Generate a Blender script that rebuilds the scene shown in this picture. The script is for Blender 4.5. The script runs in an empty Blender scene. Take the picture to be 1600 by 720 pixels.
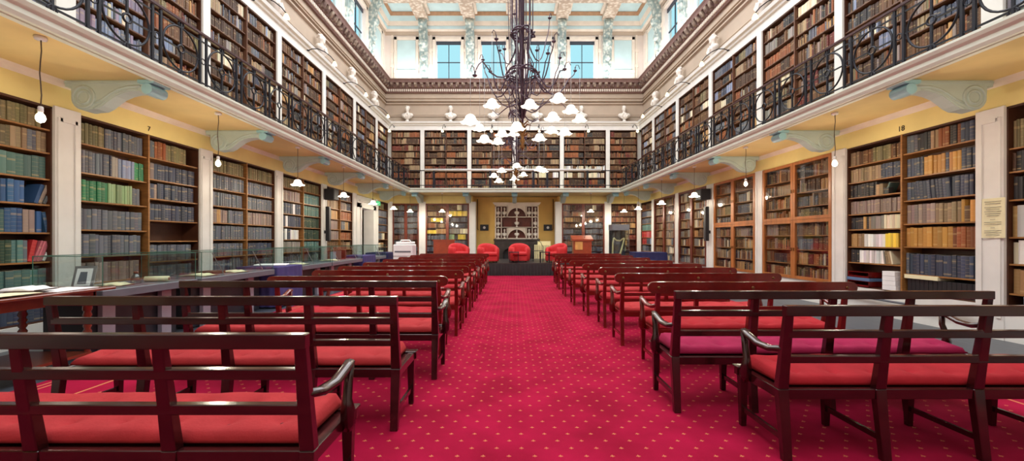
import bpy, bmesh, math, random
import numpy as np
from mathutils import Vector, Matrix
PI = math.pi
scene = bpy.context.scene
COL = scene.collection
rng = random.Random(7)

# ------------------------------------------------------------------ materials
def lin(c):
    return tuple(((v/255)/12.92 if v/255 <= .04045 else ((v/255+.055)/1.055)**2.4) for v in c)
def new_mat(name):
    m = bpy.data.materials.new(name); m.use_nodes = True
    nt = m.node_tree; b = nt.nodes['Principled BSDF']
    return m, nt, b
def mat(name, c, rough=.5, metal=0, var=.12, scale=6, bump=0, bscale=40, spec=.5, stretch=None, coat=0):
    m, nt, b = new_mat(name); c = lin(c)
    tc = nt.nodes.new('ShaderNodeTexCoord'); mp = nt.nodes.new('ShaderNodeMapping')
    nt.links.new(tc.outputs['Object'], mp.inputs[0])
    if stretch: mp.inputs['Scale'].default_value = stretch
    n = nt.nodes.new('ShaderNodeTexNoise'); n.inputs['Scale'].default_value = scale; n.inputs['Detail'].default_value = 4
    nt.links.new(mp.outputs[0], n.inputs['Vector'])
    r = nt.nodes.new('ShaderNodeValToRGB')
    r.color_ramp.elements[0].position = .3; r.color_ramp.elements[1].position = .7
    r.color_ramp.elements[0].color = tuple(v*(1-var) for v in c)+(1,)
    r.color_ramp.elements[1].color = tuple(min(1, v*(1+var)) for v in c)+(1,)
    nt.links.new(n.outputs[0], r.inputs[0]); nt.links.new(r.outputs[0], b.inputs['Base Color'])
    b.inputs['Roughness'].default_value = rough; b.inputs['Metallic'].default_value = metal
    b.inputs['Specular IOR Level'].default_value = spec
    if coat: b.inputs['Coat Weight'].default_value = coat; b.inputs['Coat Roughness'].default_value = .15
    if bump:
        n2 = nt.nodes.new('ShaderNodeTexNoise'); n2.inputs['Scale'].default_value = bscale; n2.inputs['Detail'].default_value = 5
        nt.links.new(mp.outputs[0], n2.inputs['Vector'])
        bp = nt.nodes.new('ShaderNodeBump'); bp.inputs['Strength'].default_value = bump; bp.inputs['Distance'].default_value = .02
        nt.links.new(n2.outputs[0], bp.inputs['Height']); nt.links.new(bp.outputs[0], b.inputs['Normal'])
    return m
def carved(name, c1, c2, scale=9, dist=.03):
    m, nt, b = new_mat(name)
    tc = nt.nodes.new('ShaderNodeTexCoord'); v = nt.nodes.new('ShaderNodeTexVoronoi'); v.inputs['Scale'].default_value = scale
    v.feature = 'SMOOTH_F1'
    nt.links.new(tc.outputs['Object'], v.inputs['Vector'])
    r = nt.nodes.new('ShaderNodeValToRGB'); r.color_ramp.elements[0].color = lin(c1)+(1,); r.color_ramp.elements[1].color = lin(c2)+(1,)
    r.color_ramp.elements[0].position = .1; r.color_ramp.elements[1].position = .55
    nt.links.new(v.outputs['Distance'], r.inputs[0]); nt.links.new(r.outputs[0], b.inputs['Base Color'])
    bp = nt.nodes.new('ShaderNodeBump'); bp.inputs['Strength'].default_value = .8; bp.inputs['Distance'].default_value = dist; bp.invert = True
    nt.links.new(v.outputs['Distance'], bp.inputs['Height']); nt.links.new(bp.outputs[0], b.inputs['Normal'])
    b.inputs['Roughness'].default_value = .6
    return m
def emis(name, c, s, base=None):
    m, nt, b = new_mat(name); b.inputs['Base Color'].default_value = lin(base or c)+(1,)
    b.inputs['Emission Color'].default_value = lin(c)+(1,); b.inputs['Emission Strength'].default_value = s
    b.inputs['Roughness'].default_value = .3
    return m
def glass(name, tint=(240, 250, 250), refl=.08, alpha=0.0):
    m = bpy.data.materials.new(name); m.use_nodes = True; nt = m.node_tree
    for n in list(nt.nodes): nt.nodes.remove(n)
    o = nt.nodes.new('ShaderNodeOutputMaterial'); t = nt.nodes.new('ShaderNodeBsdfTransparent'); g = nt.nodes.new('ShaderNodeBsdfGlossy')
    t.inputs[0].default_value = lin(tint)+(1,); g.inputs['Roughness'].default_value = .03
    mx = nt.nodes.new('ShaderNodeMixShader'); mx.inputs[0].default_value = refl
    nt.links.new(t.outputs[0], mx.inputs[1]); nt.links.new(g.outputs[0], mx.inputs[2]); nt.links.new(mx.outputs[0], o.inputs[0])
    return m
M = dict(
 yellow=mat('yellow_wall_paint', (228, 212, 144), .7, scale=1.2, var=.1),
 soffit=mat('ochre_soffit_paint', (224, 202, 140), .75, scale=.8, var=.16),
 white=mat('white_gloss_paint', (226, 226, 225), .45, var=.05, scale=3),
 fascia=mat('cream_fascia_paint', (222, 232, 218), .45, var=.04, scale=3),
 cream=mat('cream_plaster', (224, 214, 206), .7, var=.06, scale=2),
 creamtrim=mat('cream_moulding', (228, 216, 202), .6, var=.08, scale=3),
 frieze=mat('mauve_cream_plaster', (186, 168, 150), .75, var=.08, scale=1.5),
 mauve=mat('mauve_cornice_paint', (128, 98, 92), .6, var=.12, scale=4),
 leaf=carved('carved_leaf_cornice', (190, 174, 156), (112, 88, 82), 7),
 aqua=mat('pale_aqua_paint', (190, 216, 220), .6, var=.06, scale=2),
 bracket=mat('grey_green_bracket_paint', (186, 204, 198), .5, var=.06, scale=3),
 volute=mat('blue_volute_paint', (158, 208, 218), .45, var=.05, scale=4),
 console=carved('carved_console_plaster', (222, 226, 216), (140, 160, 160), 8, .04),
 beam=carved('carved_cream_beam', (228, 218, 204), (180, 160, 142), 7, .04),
 gold=mat('gilt_moulding', (172, 134, 102), .5, var=.15),
 ochre=mat('ochre_alcove_paint', (222, 184, 104), .7, var=.08, scale=1.5),
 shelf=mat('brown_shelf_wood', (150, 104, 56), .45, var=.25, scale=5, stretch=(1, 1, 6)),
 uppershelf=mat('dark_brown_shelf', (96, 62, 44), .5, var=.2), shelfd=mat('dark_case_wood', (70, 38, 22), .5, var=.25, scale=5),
 oak=mat('orange_brown_oak', (168, 104, 54), .4, var=.2, scale=4, stretch=(3, 3, .6)),
 redcase=mat('dark_red_mahogany_case', (104, 42, 26), .4, var=.2, scale=4),
 mahog=mat('dark_mahogany', (50, 15, 17), .2, var=.35, scale=6, stretch=(.6, 3, 3), coat=.5),
 mahogR=mat('red_mahogany', (104, 20, 17), .22, var=.3, scale=5, coat=.5),
 turned=mat('turned_mahogany', (112, 50, 34), .25, var=.25, coat=.5),
 iron=mat('black_wrought_iron', (26, 27, 38), .4, metal=.3, var=.2),
 rail=mat('dark_handrail_wood', (70, 38, 40), .3, var=.2),
 bronze=mat('dark_bronze', (86, 70, 86), .45, metal=.4, var=.2),
 brass=mat('aged_brass', (120, 84, 50), .35, metal=.8, var=.2),
 wire=mat('pale_wire', (200, 205, 210), .5, var=.05),
 cord=mat('brown_flex', (90, 80, 66), .6),
 floorw=mat('dark_grey_floorboards', (66, 72, 82), .35, var=.25, scale=3, stretch=(6, .5, 1)),
 greytop=mat('grey_case_top', (98, 102, 112), .4, var=.08),
 greyleg=mat('grey_leg_panel', (150, 144, 158), .5, var=.06),
 darkbody=mat('charcoal_panel', (34, 36, 46), .5, var=.1),
 purple=mat('purple_cloth', (62, 56, 112), .85, var=.15, scale=4),
 navycloth=mat('navy_cloth', (28, 30, 78), .85, var=.15, scale=4),
 bust=mat('white_plaster_bust', (236, 230, 222), .5, var=.04),
 armch=mat('red_upholstery', (196, 36, 42), .7, var=.1, scale=5, bump=.2),
 blackcloth=mat('black_stage_skirt', (34, 34, 38), .55, var=.2, scale=6),
 stagetop=mat('black_stage_top', (44, 42, 44), .4, var=.2),
 marble=mat('black_marble', (60, 56, 54), .25, var=.3, scale=4),
 plasticw=mat('white_plastic', (228, 228, 232), .4, var=.03),
 plasticb=mat('black_plastic', (24, 24, 30), .5, var=.1),
 paper=mat('white_paper', (236, 236, 240), .8, var=.03),
 paperc=mat('cream_paper', (230, 224, 188), .8, var=.04),
 ink=mat('grey_ink', (120, 120, 110), .8), inkd=mat('dark_ink', (50, 46, 36), .8),
 steel=mat('brushed_steel', (170, 172, 178), .3, metal=.7),
 green=emis('green_sign', (70, 190, 130), .8), signw=emis('white_sign_figure', (240, 255, 245), 1.0),
 cream2=mat('cream_radiator', (232, 220, 170), .4, var=.04),
 lectern=mat('lectern_red_wood', (150, 62, 34), .35, var=.15), lecternlit=mat('lectern_lit_patch', (214, 160, 90), .4, var=.15),
 boxblue=mat('blue_grey_board', (142, 160, 178), .6, var=.05), trayblue=mat('blue_tray', (88, 118, 160), .5),
 leather=mat('brown_leather', (96, 60, 44), .5, var=.2),
 harp=mat('harp_gold_wood', (206, 196, 150), .4, var=.2),
 bulb=emis('lit_bulb', (255, 238, 200), 14), shade=emis('lit_frosted_shade', (255, 244, 222), 1.15, (250, 248, 240)),
 globe=emis('lit_small_shade', (255, 226, 170), 3.0),
 pane=glass('case_glass', (252, 252, 252), refl=.07), vit=glass('vitrine_glass', (246, 251, 250), .08), glassedge=mat('green_glass_edge', (70, 110, 96), .2, var=.05),
 skypane=glass('window_glass', (250, 253, 254), .0), blind=mat('dark_blind', (52, 60, 72), .7),
 bottle=glass('bottle_glass', (220, 225, 225), .15),
)
def cushion_mat(name, c):
    return mat(name, c, .85, var=.1, scale=7, bump=.15, bscale=60, spec=.2)
M['cush'] = cushion_mat('coral_red_cushion_cloth', (172, 50, 54)); M['cushp'] = cushion_mat('crimson_pink_cushion_cloth', (156, 30, 74))
M['cushdark'] = mat('dark_red_button', (92, 18, 26), .8); M['cushr'] = cushion_mat('scarlet_cushion_cloth', (166, 34, 44))

def book_mat(name, mode):
    m, nt, b = new_mat(name); N = nt.nodes; Lk = nt.links
    at = N.new('ShaderNodeAttribute'); at.attribute_name = 'Col'
    uv = N.new('ShaderNodeUVMap'); sx = N.new('ShaderNodeSeparateXYZ'); Lk.new(uv.outputs[0], sx.inputs[0])
    def mt(op, a, bb=None, c=None):
        n = N.new('ShaderNodeMath'); n.operation = op
        for i, v in enumerate((a, bb, c)):
            if v is None: continue
            if isinstance(v, (int, float)): n.inputs[i].default_value = v
            else: Lk.new(v, n.inputs[i])
        return n.outputs[0]
    # uv.x = height on the spine 0..1 (negative: not spine), uv.y = random per book
    v = sx.outputs[0]; r = sx.outputs[1]
    isp = mt('GREATER_THAN', v, 0.0)
    k = mt('ADD', mt('MULTIPLY', r, 4), 4)
    tri = mt('ABSOLUTE', mt('SUBTRACT', mt('FRACT', mt('MULTIPLY', v, k)), .5))
    band = mt('MULTIPLY', mt('LESS_THAN', tri, .05), mt('GREATER_THAN', mt('FRACT', mt('MULTIPLY', r, 7.3)), .35))
    lab = mt('MULTIPLY', mt('LESS_THAN', mt('ABSOLUTE', mt('SUBTRACT', v, mt('ADD', mt('MULTIPLY', mt('FRACT', mt('MULTIPLY', r, 31.3)), .12), .64))), .045), mt('GREATER_THAN', mt('FRACT', mt('MULTIPLY', r, 13.7)), .45))
    lab2 = mt('MULTIPLY', mt('LESS_THAN', mt('ABSOLUTE', mt('SUBTRACT', v, .12)), .035), mt('GREATER_THAN', mt('FRACT', mt('MULTIPLY', r, 23.7)), .7))
    al = mt('MULTIPLY', mt('MULTIPLY', at.outputs['Alpha'], isp), mt('ADD', mt('ADD', mt('MULTIPLY', band, .2), mt('MULTIPLY', lab, .28)), mt('MULTIPLY', lab2, .3)))
    mx = N.new('ShaderNodeMix'); mx.data_type = 'RGBA'; Lk.new(al, mx.inputs[0]); Lk.new(at.outputs['Color'], mx.inputs[6])
    mx.inputs[7].default_value = lin((205, 182, 130))+(1,)
    Lk.new(mx.outputs[2], b.inputs['Base Color']); b.inputs['Roughness'].default_value = .55
    return m
M['book'] = book_mat('book_bindings', 0)

def carpet_mat():
    m, nt, b = new_mat('crimson_patterned_carpet'); N = nt.nodes; Lk = nt.links
    def mt(op, a, bb=None, c=None):
        n = N.new('ShaderNodeMath'); n.operation = op
        for i, v in enumerate((a, bb, c)):
            if v is None: continue
            if isinstance(v, (int, float)): n.inputs[i].default_value = v
            else: Lk.new(v, n.inputs[i])
        return n.outputs[0]
    tc = N.new('ShaderNodeTexCoord'); sx = N.new('ShaderNodeSeparateXYZ'); Lk.new(tc.outputs['Object'], sx.inputs[0])
    X, Y = sx.outputs[0], sx.outputs[1]
    yr = mt('DIVIDE', mt('ADD', Y, .023+20), .1)
    row = mt('FLOOR', yr); par = mt('MODULO', row, 2.0)
    p = mt('MULTIPLY', mt('SUBTRACT', mt('FRACT', mt('ADD', mt('DIVIDE', mt('ADD', X, 16.6+.032-.083), .166), mt('MULTIPLY', par, .5))), .5), .166)
    q = mt('MULTIPLY', mt('SUBTRACT', mt('FRACT', yr), .5), .1)
    def ell(cx, cy, rx, ry, k=0):
        px = mt('SUBTRACT', p, cx); qy = mt('SUBTRACT', mt('ADD', q, mt('MULTIPLY', mt('ABSOLUTE', px), k)), cy)
        d = mt('ADD', mt('POWER', mt('ABSOLUTE', mt('DIVIDE', px, rx)), 2), mt('POWER', mt('ABSOLUTE', mt('DIVIDE', qy, ry)), 2))
        return mt('LESS_THAN', d, 1)
    msk = mt('MAXIMUM', mt('MAXIMUM', ell(0, .004, .0035, .011), ell(.008, .000, .007, .0045, .7)), mt('MAXIMUM', ell(-.008, .000, .007, .0045, .7), ell(0, -.011, .003, .003)))
    inner = mt('LESS_THAN', mt('ABSOLUTE', mt('SUBTRACT', X, .17)), 4.0)
    msk = mt('MULTIPLY', msk, inner)
    ln = None
    for xl, w in ((-4.5, .012), (-4.42, .012), (-3.95, .014), (4.85, .012), (4.77, .012), (4.30, .014)):
        l = mt('LESS_THAN', mt('ABSOLUTE', mt('SUBTRACT', X, xl)), w); ln = l if ln is None else mt('MAXIMUM', ln, l)
    msk = mt('MAXIMUM', msk, ln)
    no = N.new('ShaderNodeTexNoise'); no.inputs['Scale'].default_value = 2.2; no.inputs['Detail'].default_value = 6; Lk.new(tc.outputs['Object'], no.inputs['Vector'])
    rp = N.new('ShaderNodeValToRGB'); rp.color_ramp.elements[0].color = lin((140, 12, 46))+(1,); rp.color_ramp.elements[1].color = lin((164, 18, 60))+(1,)
    rp.color_ramp.elements[0].position = .35; rp.color_ramp.elements[1].position = .65; Lk.new(no.outputs[0], rp.inputs[0])
    mx = N.new('ShaderNodeMix'); mx.data_type = 'RGBA'; Lk.new(mt('MULTIPLY', msk, .72), mx.inputs[0]); Lk.new(rp.outputs[0], mx.inputs[6]); mx.inputs[7].default_value = lin((214, 138, 92))+(1,)
    Lk.new(mx.outputs[2], b.inputs['Base Color']); b.inputs['Roughness'].default_value = .95; b.inputs['Specular IOR Level'].default_value = .1
    n2 = N.new('ShaderNodeTexNoise'); n2.inputs['Scale'].default_value = 300; Lk.new(tc.outputs['Object'], n2.inputs['Vector'])
    bp = N.new('ShaderNodeBump'); bp.inputs['Strength'].default_value = .3; bp.inputs['Distance'].default_value = .004; Lk.new(n2.outputs[0], bp.inputs['Height']); Lk.new(bp.outputs[0], b.inputs['Normal'])
    return m
M['carpet'] = carpet_mat()

# ------------------------------------------------------------------ mesh builder
class MB:
    def __init__(s): s.v = []; s.f = []; s.mi = []; s.k = 0; s.sm = []; s.smooth = False
    def add(s, vs, fs):
        o = len(s.v); s.v += [tuple(p) for p in vs]
        for f in fs: s.f.append(tuple(i+o for i in f)); s.mi.append(s.k); s.sm.append(s.smooth)
    def box(s, x0, x1, y0, y1, z0, z1):
        s.add([(x0,y0,z0),(x1,y0,z0),(x1,y1,z0),(x0,y1,z0),(x0,y0,z1),(x1,y0,z1),(x1,y1,z1),(x0,y1,z1)],
              [(0,3,2,1),(4,5,6,7),(0,1,5,4),(1,2,6,5),(2,3,7,6),(3,0,4,7)]); return s
    def hexa(s, b, t):   # 4 bottom, 4 top points (ccw from above)
        s.add(list(b)+list(t), [(0,3,2,1),(4,5,6,7),(0,1,5,4),(1,2,6,5),(2,3,7,6),(3,0,4,7)]); return s
    def bar(s, a, b, w, h=None, up=(0,0,1)):
        h = h or w; a = Vector(a); b = Vector(b); d = (b-a).normalized(); u = Vector(up)
        if abs(d.dot(u)) > .98: u = Vector((1,0,0))
        x = d.cross(u).normalized(); y = x.cross(d)
        q = [(-.5,-.5),(.5,-.5),(.5,.5),(-.5,.5)]
        s.add([a+x*i*w+y*j*h for i,j in q]+[b+x*i*w+y*j*h for i,j in q], [(0,1,2,3),(7,6,5,4),(0,4,5,1),(1,5,6,2),(2,6,7,3),(3,7,4,0)]); return s
    def tube(s, pts, r, n=8, close=False, flat=None):
        pts = [Vector(p) for p in pts]; m = len(pts); rs = r if isinstance(r, (list, tuple)) else [r]*m
        rings = []; px = None
        for i, p in enumerate(pts):
            if close: d = pts[(i+1) % m]-pts[i-1]
            else: d = pts[min(i+1, m-1)]-pts[max(i-1, 0)]
            d.normalize()
            if px is None:
                u = Vector((0,0,1)) if abs(d.z) < .9 else Vector((1,0,0)); x = d.cross(u).normalized()
            else:
                x = (px-d*px.dot(d)); x = x.normalized() if x.length > 1e-6 else d.orthogonal().normalized()
            px = x; y = d.cross(x)
            fx, fy = flat or (1, 1)
            rings.append([p+x*math.cos(2*PI*j/n)*rs[i]*fx+y*math.sin(2*PI*j/n)*rs[i]*fy for j in range(n)])
        vs = [q for rr in rings for q in rr]; fs = []
        for i in range(m if close else m-1):
            a = i*n; b = ((i+1) % m)*n
            for j in range(n): fs.append((a+j, a+(j+1)%n, b+(j+1)%n, b+j))
        if not close: fs.append(tuple(range(n-1,-1,-1))); fs.append(tuple((m-1)*n+j for j in range(n)))
        o = s.smooth; s.smooth = True; s.add(vs, fs); s.smooth = o; return s
    def ring(s, c, r, t, ax='y', n=24, k=6, rx=None):
        pts = []
        for i in range(n):
            a = 2*PI*i/n; u, w = r*math.cos(a), (rx or r)*math.sin(a)
            pts.append((c[0]+u, c[1], c[2]+w) if ax == 'y' else ((c[0], c[1]+u, c[2]+w) if ax == 'x' else (c[0]+u, c[1]+w, c[2])))
        return s.tube(pts, t, k, True)
    def lathe(s, prof, c=(0,0,0), n=16, mod=None):
        vs = []; fs = []; m = len(prof)
        for (r, z) in prof:
            for j in range(n):
                a = 2*PI*j/n; rr = r*(mod(a, r, z)[0] if mod else 1); zz = z+(mod(a, r, z)[1] if mod else 0)
                vs.append((c[0]+rr*math.cos(a), c[1]+rr*math.sin(a), c[2]+zz))
        for i in range(m-1):
            for j in range(n): fs.append((i*n+j, i*n+(j+1)%n, (i+1)*n+(j+1)%n, (i+1)*n+j))
        if prof[0][0] > 1e-4 and not mod: fs.append(tuple(range(n-1,-1,-1)))
        if prof[-1][0] > 1e-4 and not mod: fs.append(tuple((m-1)*n+j for j in range(n)))
        o = s.smooth; s.smooth = True; s.add(vs, fs); s.smooth = o; return s
    def ell(s, c, r, n=12, m=8, rot=None):
        vs = [Vector((0,0,-r[2]))]; fs = []
        for i in range(1, m):
            a = PI*i/m
            for j in range(n): b = 2*PI*j/n; vs.append(Vector((r[0]*math.sin(a)*math.cos(b), r[1]*math.sin(a)*math.sin(b), -r[2]*math.cos(a))))
        vs.append(Vector((0,0,r[2])))
        for j in range(n): fs.append((0, 1+(j+1)%n, 1+j)); e = len(vs)-1; q = 1+(m-2)*n; fs.append((e, q+j, q+(j+1)%n))
        for i in range(m-2):
            for j in range(n): fs.append((1+i*n+j, 1+i*n+(j+1)%n, 1+(i+1)*n+(j+1)%n, 1+(i+1)*n+j))
        if rot: vs = [rot @ v for v in vs]
        o = s.smooth; s.smooth = True; s.add([v+Vector(c) for v in vs], fs); s.smooth = o; return s
    def prism(s, poly, a, b, ax='x'):   # polygon of (p,q); extruded along ax from a to b
        n = len(poly)
        f = {'x': lambda e,p,q: (e,p,q), 'y': lambda e,p,q: (p,e,q), 'z': lambda e,p,q: (p,q,e)}[ax]
        s.add([f(a,p,q) for p,q in poly]+[f(b,p,q) for p,q in poly], [tuple(range(n-1,-1,-1)), tuple(range(n,2*n))]+[(i,(i+1)%n,n+(i+1)%n,n+i) for i in range(n)]); return s
    def mesh(s, name, mats, fn=None, org=(0,0,0), bevel=0):
        v = s.v if fn is None else [fn(*p) for p in s.v]
        v = [(p[0]-org[0], p[1]-org[1], p[2]-org[2]) for p in v]
        me = bpy.data.meshes.new(name); me.from_pydata(v, [], s.f)
        mats = mats if isinstance(mats, (list, tuple)) else [mats]
        for m in mats: me.materials.append(M[m] if isinstance(m, str) else m)
        me.polygons.foreach_set('material_index', s.mi); me.polygons.foreach_set('use_smooth', s.sm)
        bm = bmesh.new(); bm.from_mesh(me)
        bmesh.ops.recalc_face_normals(bm, faces=bm.faces)
        if bevel: bmesh.ops.bevel(bm, geom=[e for e in bm.edges], offset=bevel, segments=1, affect='EDGES', clamp_overlap=True)
        bm.to_mesh(me); bm.free(); me.update()
        return me
    def build(s, name, mats, parent=None, fn=None, org=(0,0,0), bevel=0):
        me = s.mesh(name, mats, fn, org, bevel)
        o = bpy.data.objects.new(name, me); COL.objects.link(o)
        if parent is not None: o.parent = parent
        else: o.location = org
        return o
def tag(o, label=None, cat=None, group=None, kind=None):
    if label: o['label'] = label
    if cat: o['category'] = cat
    if group: o['group'] = group
    if kind: o['kind'] = kind
    return o
def thing(name, label, cat, loc=(0,0,0), rz=0, group=None):
    o = bpy.data.objects.new(name, None); COL.objects.link(o); o.location = loc; o.rotation_euler = (0,0,rz); o.empty_display_size = .1
    return tag(o, label, cat, group)
def struct(o): o['kind'] = 'structure'; return o
def dup(root, loc, rz=None, label=None, group=None, scale=None):
    r = root.copy(); COL.objects.link(r); r.location = loc
    if rz is not None: r.rotation_euler = (0,0,rz)
    if label: r['label'] = label
    if group: r['group'] = group
    if scale: r.scale = (scale,)*3
    for ch in [c for c in bpy.data.objects if c.parent == root]:
        c2 = ch.copy(); COL.objects.link(c2); c2.parent = r
        for g in [g for g in bpy.data.objects if g.parent == ch]:
            d = g.copy(); COL.objects.link(d); d.parent = c2
    return r
ORD = ['first','second','third','fourth','fifth','sixth','seventh','eighth','ninth','tenth','eleventh','twelfth','thirteenth','fourteenth','fifteenth','sixteenth','seventeenth','eighteenth','nineteenth','twentieth','twenty-first','twenty-second','twenty-third','twenty-fourth','twenty-fifth','twenty-sixth','twenty-seventh','twenty-eighth','twenty-ninth','thirtieth','thirty-first','thirty-second','thirty-third','thirty-fourth','thirty-fifth','thirty-sixth']

# ------------------------------------------------------------------ room frames (t along wall, d out from wall, h up)
YB = 20.95; XL = -6.37
def XR(y): return 6.94-.025*y
FL = lambda t,d,h: (XL+d, t, h)
FR = lambda t,d,h: (XR(t)-d, t, h)
FB = lambda t,d,h: (t, YB-d, h)
FRAMES = dict(left=FL, right=FR, back=FB)
COLS = [-2.06,.57,3.2,5.83,8.46,11.09,13.72,16.35,18.98]
YF = -4.6
SOF = 3.63; CT = 3.23; UF = 3.75; UT = 6.99; LED = 7.41; CB = 8.97; CTOP = 9.61; CEIL = 13.1
BX = [-6.37,-4.68,-2.28,.03,2.45,4.80,6.416]  # back wall piers

struct(MB().box(-8.5, 9, YF-.4, YB+1.2, -.2, 0).build('floor', 'floorw'))
c = MB().box(-4.6, 4.95, YF, 18.6, 0, .012).build('carpet', 'carpet'); tag(c, 'crimson carpet with small gold fleur motifs and gold border lines covering the hall floor', 'carpet')

def wall_lower(side, fn, t0, t1, base, gaps=()):
    b = MB(); z1 = LED
    b.k = 0
    for (a, e) in ([(t0, t1)] if not gaps else [(t0, gaps[0]), (gaps[1], t1)]):
        b.box(a, e, -.55, -.36, 0, SOF)
        b.k = 1; b.box(a, e, -.36, .02, 0, base); b.k = 0
    if gaps: b.box(gaps[0], gaps[1], -.55, -.36, 2.75, SOF)
    b.k = 0; b.box(t0, t1, -.36, 0, CT, SOF)
    b.k = 4; b.prism([(0,SOF-.09),(.05,SOF-.05),(.07,SOF),(0,SOF)], t0, t1)
    b.k = 1
    b.box(t0, t1, -.55, -.36, SOF, LED); b.box(t0, t1, -.36, 0, UF, UF+.1); b.box(t0, t1, -.36, 0, UT, LED)
    b.prism([(0,UT+.22),(.05,UT+.24),(.06,UT+.3),(.12,UT+.33),(.14,LED),(-.36,LED),(-.36,UT+.22)], t0, t1)
    b.k = 2
    b.box(t0, t1, -.55, -.3, LED, CTOP)
    for h, w, dd in ((LED+.32,.06,.04),(LED+.42,.03,.02),(LED+.95,.1,.08),(LED+1.1,.05,.12),(LED+1.28,.04,.05)):
        b.prism([(-.3,h),(-.3+dd,h+w*.4),(-.3+dd,h+w),(-.3,h+w)], t0, t1)
    # cornice
    b.k = 3
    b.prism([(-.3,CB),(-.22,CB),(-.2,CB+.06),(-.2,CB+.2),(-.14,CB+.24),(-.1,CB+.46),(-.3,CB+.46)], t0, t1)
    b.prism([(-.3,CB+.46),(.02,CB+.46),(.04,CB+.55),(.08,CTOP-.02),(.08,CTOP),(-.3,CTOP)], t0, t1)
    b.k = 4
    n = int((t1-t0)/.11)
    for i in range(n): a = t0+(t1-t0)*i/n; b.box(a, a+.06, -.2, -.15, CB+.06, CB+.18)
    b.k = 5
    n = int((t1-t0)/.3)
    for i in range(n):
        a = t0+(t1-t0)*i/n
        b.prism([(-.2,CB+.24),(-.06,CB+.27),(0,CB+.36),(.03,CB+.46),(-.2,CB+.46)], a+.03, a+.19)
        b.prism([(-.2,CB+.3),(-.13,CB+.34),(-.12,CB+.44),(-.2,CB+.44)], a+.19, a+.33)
    return b
def cler(side, fn, t0, t1, wins, pans):
    b = MB(); b.k = 6
    ts = sorted(wins+pans); zz0, zz1 = 9.85, 11.72
    prev = t0
    for (a, e) in wins:
        b.box(prev, a, -.6, -.3, CTOP, 12.3); b.box(a, e, -.6, -.3, CTOP, zz0-.4); b.box(a, e, -.6, -.3, zz1, 12.3); prev = e
    b.box(prev, t1, -.6, -.3, CTOP, 12.3)
    b.k = 7
    for (a, e) in wins+pans:
        for (x0, x1, h0, h1) in ((a-.16,a-.02,9.7,zz1+.16),(e+.02,e+.16,9.7,zz1+.16),(a-.16,e+.16,zz1+.02,zz1+.16)):
            b.box(x0, x1, -.3, -.24, h0, h1)
        b.box(a-.3, a-.2, -.3, -.26, 9.7, 12.0); b.box(e+.2, e+.3, -.3, -.26, 9.7, 12.0)
        for hh in (10.3, 11.1): b.box(a-.33, a-.17, -.3, -.23, hh, hh+.16); b.box(e+.17, e+.33, -.3, -.23, hh, hh+.16)
    b.k = 8
    for (a, e) in pans: b.box(a, e, -.3, -.28, 10.15, zz1)
    b.k = 7
    for (a, e) in pans: b.box(a-.16, e+.16, -.3, -.2, 10.0, 10.15)
    # cove
    b.k = 6; b.box(t0, t1, -.6, -.3, 12.3, CEIL+.4)
    b.k = 9; b.prism([(-.3,11.98),(-.26,11.98),(-.24,12.14),(-.3,12.14)], t0, t1)
    b.k = 7; b.prism([(-.3,12.14),(-.2,12.16),(-.16,12.24),(-.3,12.24)], t0, t1)
    b.k = 8; b.prism([(-.3,12.24),(-.16,12.24),(-.12,12.38),(-.3,12.38)], t0, t1)
    b.k = 7; b.prism([(-.3,12.38),(-.08,12.40),(-.02,12.58),(-.3,12.58)], t0, t1)
    b.k = 8; b.prism([(-.3,12.58),(-.02,12.58),(.08,12.80),(-.3,12.80)], t0, t1)
    b.k = 10; b.prism([(-.3,12.80),(.10,12.80),(.18,12.95),(-.3,12.95)], t0, t1)
    return b
WM = ['yellow','white','frieze','mauve','creamtrim','leaf','cream','creamtrim','aqua','frieze','gold']
def join(a, b):
    o = len(a.v); a.v += b.v; a.f += [tuple(i+o for i in f) for f in b.f]; a.mi += b.mi; a.sm += b.sm; return a
mids = [(COLS[i]+COLS[i+1])/2 for i in range(len(COLS)-1)]+[(18.98+20.95)/2]
swin = [(m-.72, m+.72) for m in mids[:-1]]; swl = swin
wl = join(wall_lower('left', FL, YF, YB+.6, .28, (16.95, 18.35)), cler('left', FL, YF, YB+.6, swin, [(19.55, 20.5)]))
struct(wl.build('wall_left', WM, fn=FL))
wr = join(wall_lower('right', FR, YF, YB+.6, .47), cler('right', FR, YF, YB+.6, swin, [(19.55, 20.5)]))
struct(wr.build('wall_right', WM, fn=FR))
BW = [(-4.05,-2.75),(-1.71,-.41),(.65,1.95),(2.9,4.2)]
# back wall: alcove between -1.95 and 2.14
wb = MB()
wbm = join(cler('back', FB, XL-.3, 6.75, BW, [(-6.05,-5.1),(5.2,6.1)]), MB())
b = MB()
b.k = 0; b.box(XL, -2.12, -.55, -.36, 0, SOF); b.box(2.3, 6.42, -.55, -.36, 0, SOF)
b.box(XL, -2.12, -.36, 0, CT, SOF); b.box(2.3, 6.42, -.36, 0, CT, SOF)
b.k = 11; b.box(-2.12, 2.3, -.75, -.55, 0, SOF); b.box(-2.14, -2.1, -.75, -.16, 0, SOF); b.box(2.28, 2.32, -.75, -.16, 0, SOF)
b.k = 1; b.box(XL, -2.12, -.36, .02, 0, .47); b.box(2.3, 6.42, -.36, .02, 0, .47)
up = wall_lower('back', FB, XL-.3, 6.75, .47)
keep = MB()
for f, mi, sm in zip(up.f, up.mi, up.sm):
    if min(up.v[i][2] for i in f) >= SOF-.001: keep.f.append(f); keep.mi.append(mi); keep.sm.append(sm)
keep.v = up.v
join(b, keep); join(b, wbm)
struct(b.build('wall_back', WM+['ochre'], fn=FB))
struct(MB().box(-7.4, 8, YF-.4, YF, 0, CEIL+.4).build('wall_front', 'cream'))

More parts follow.
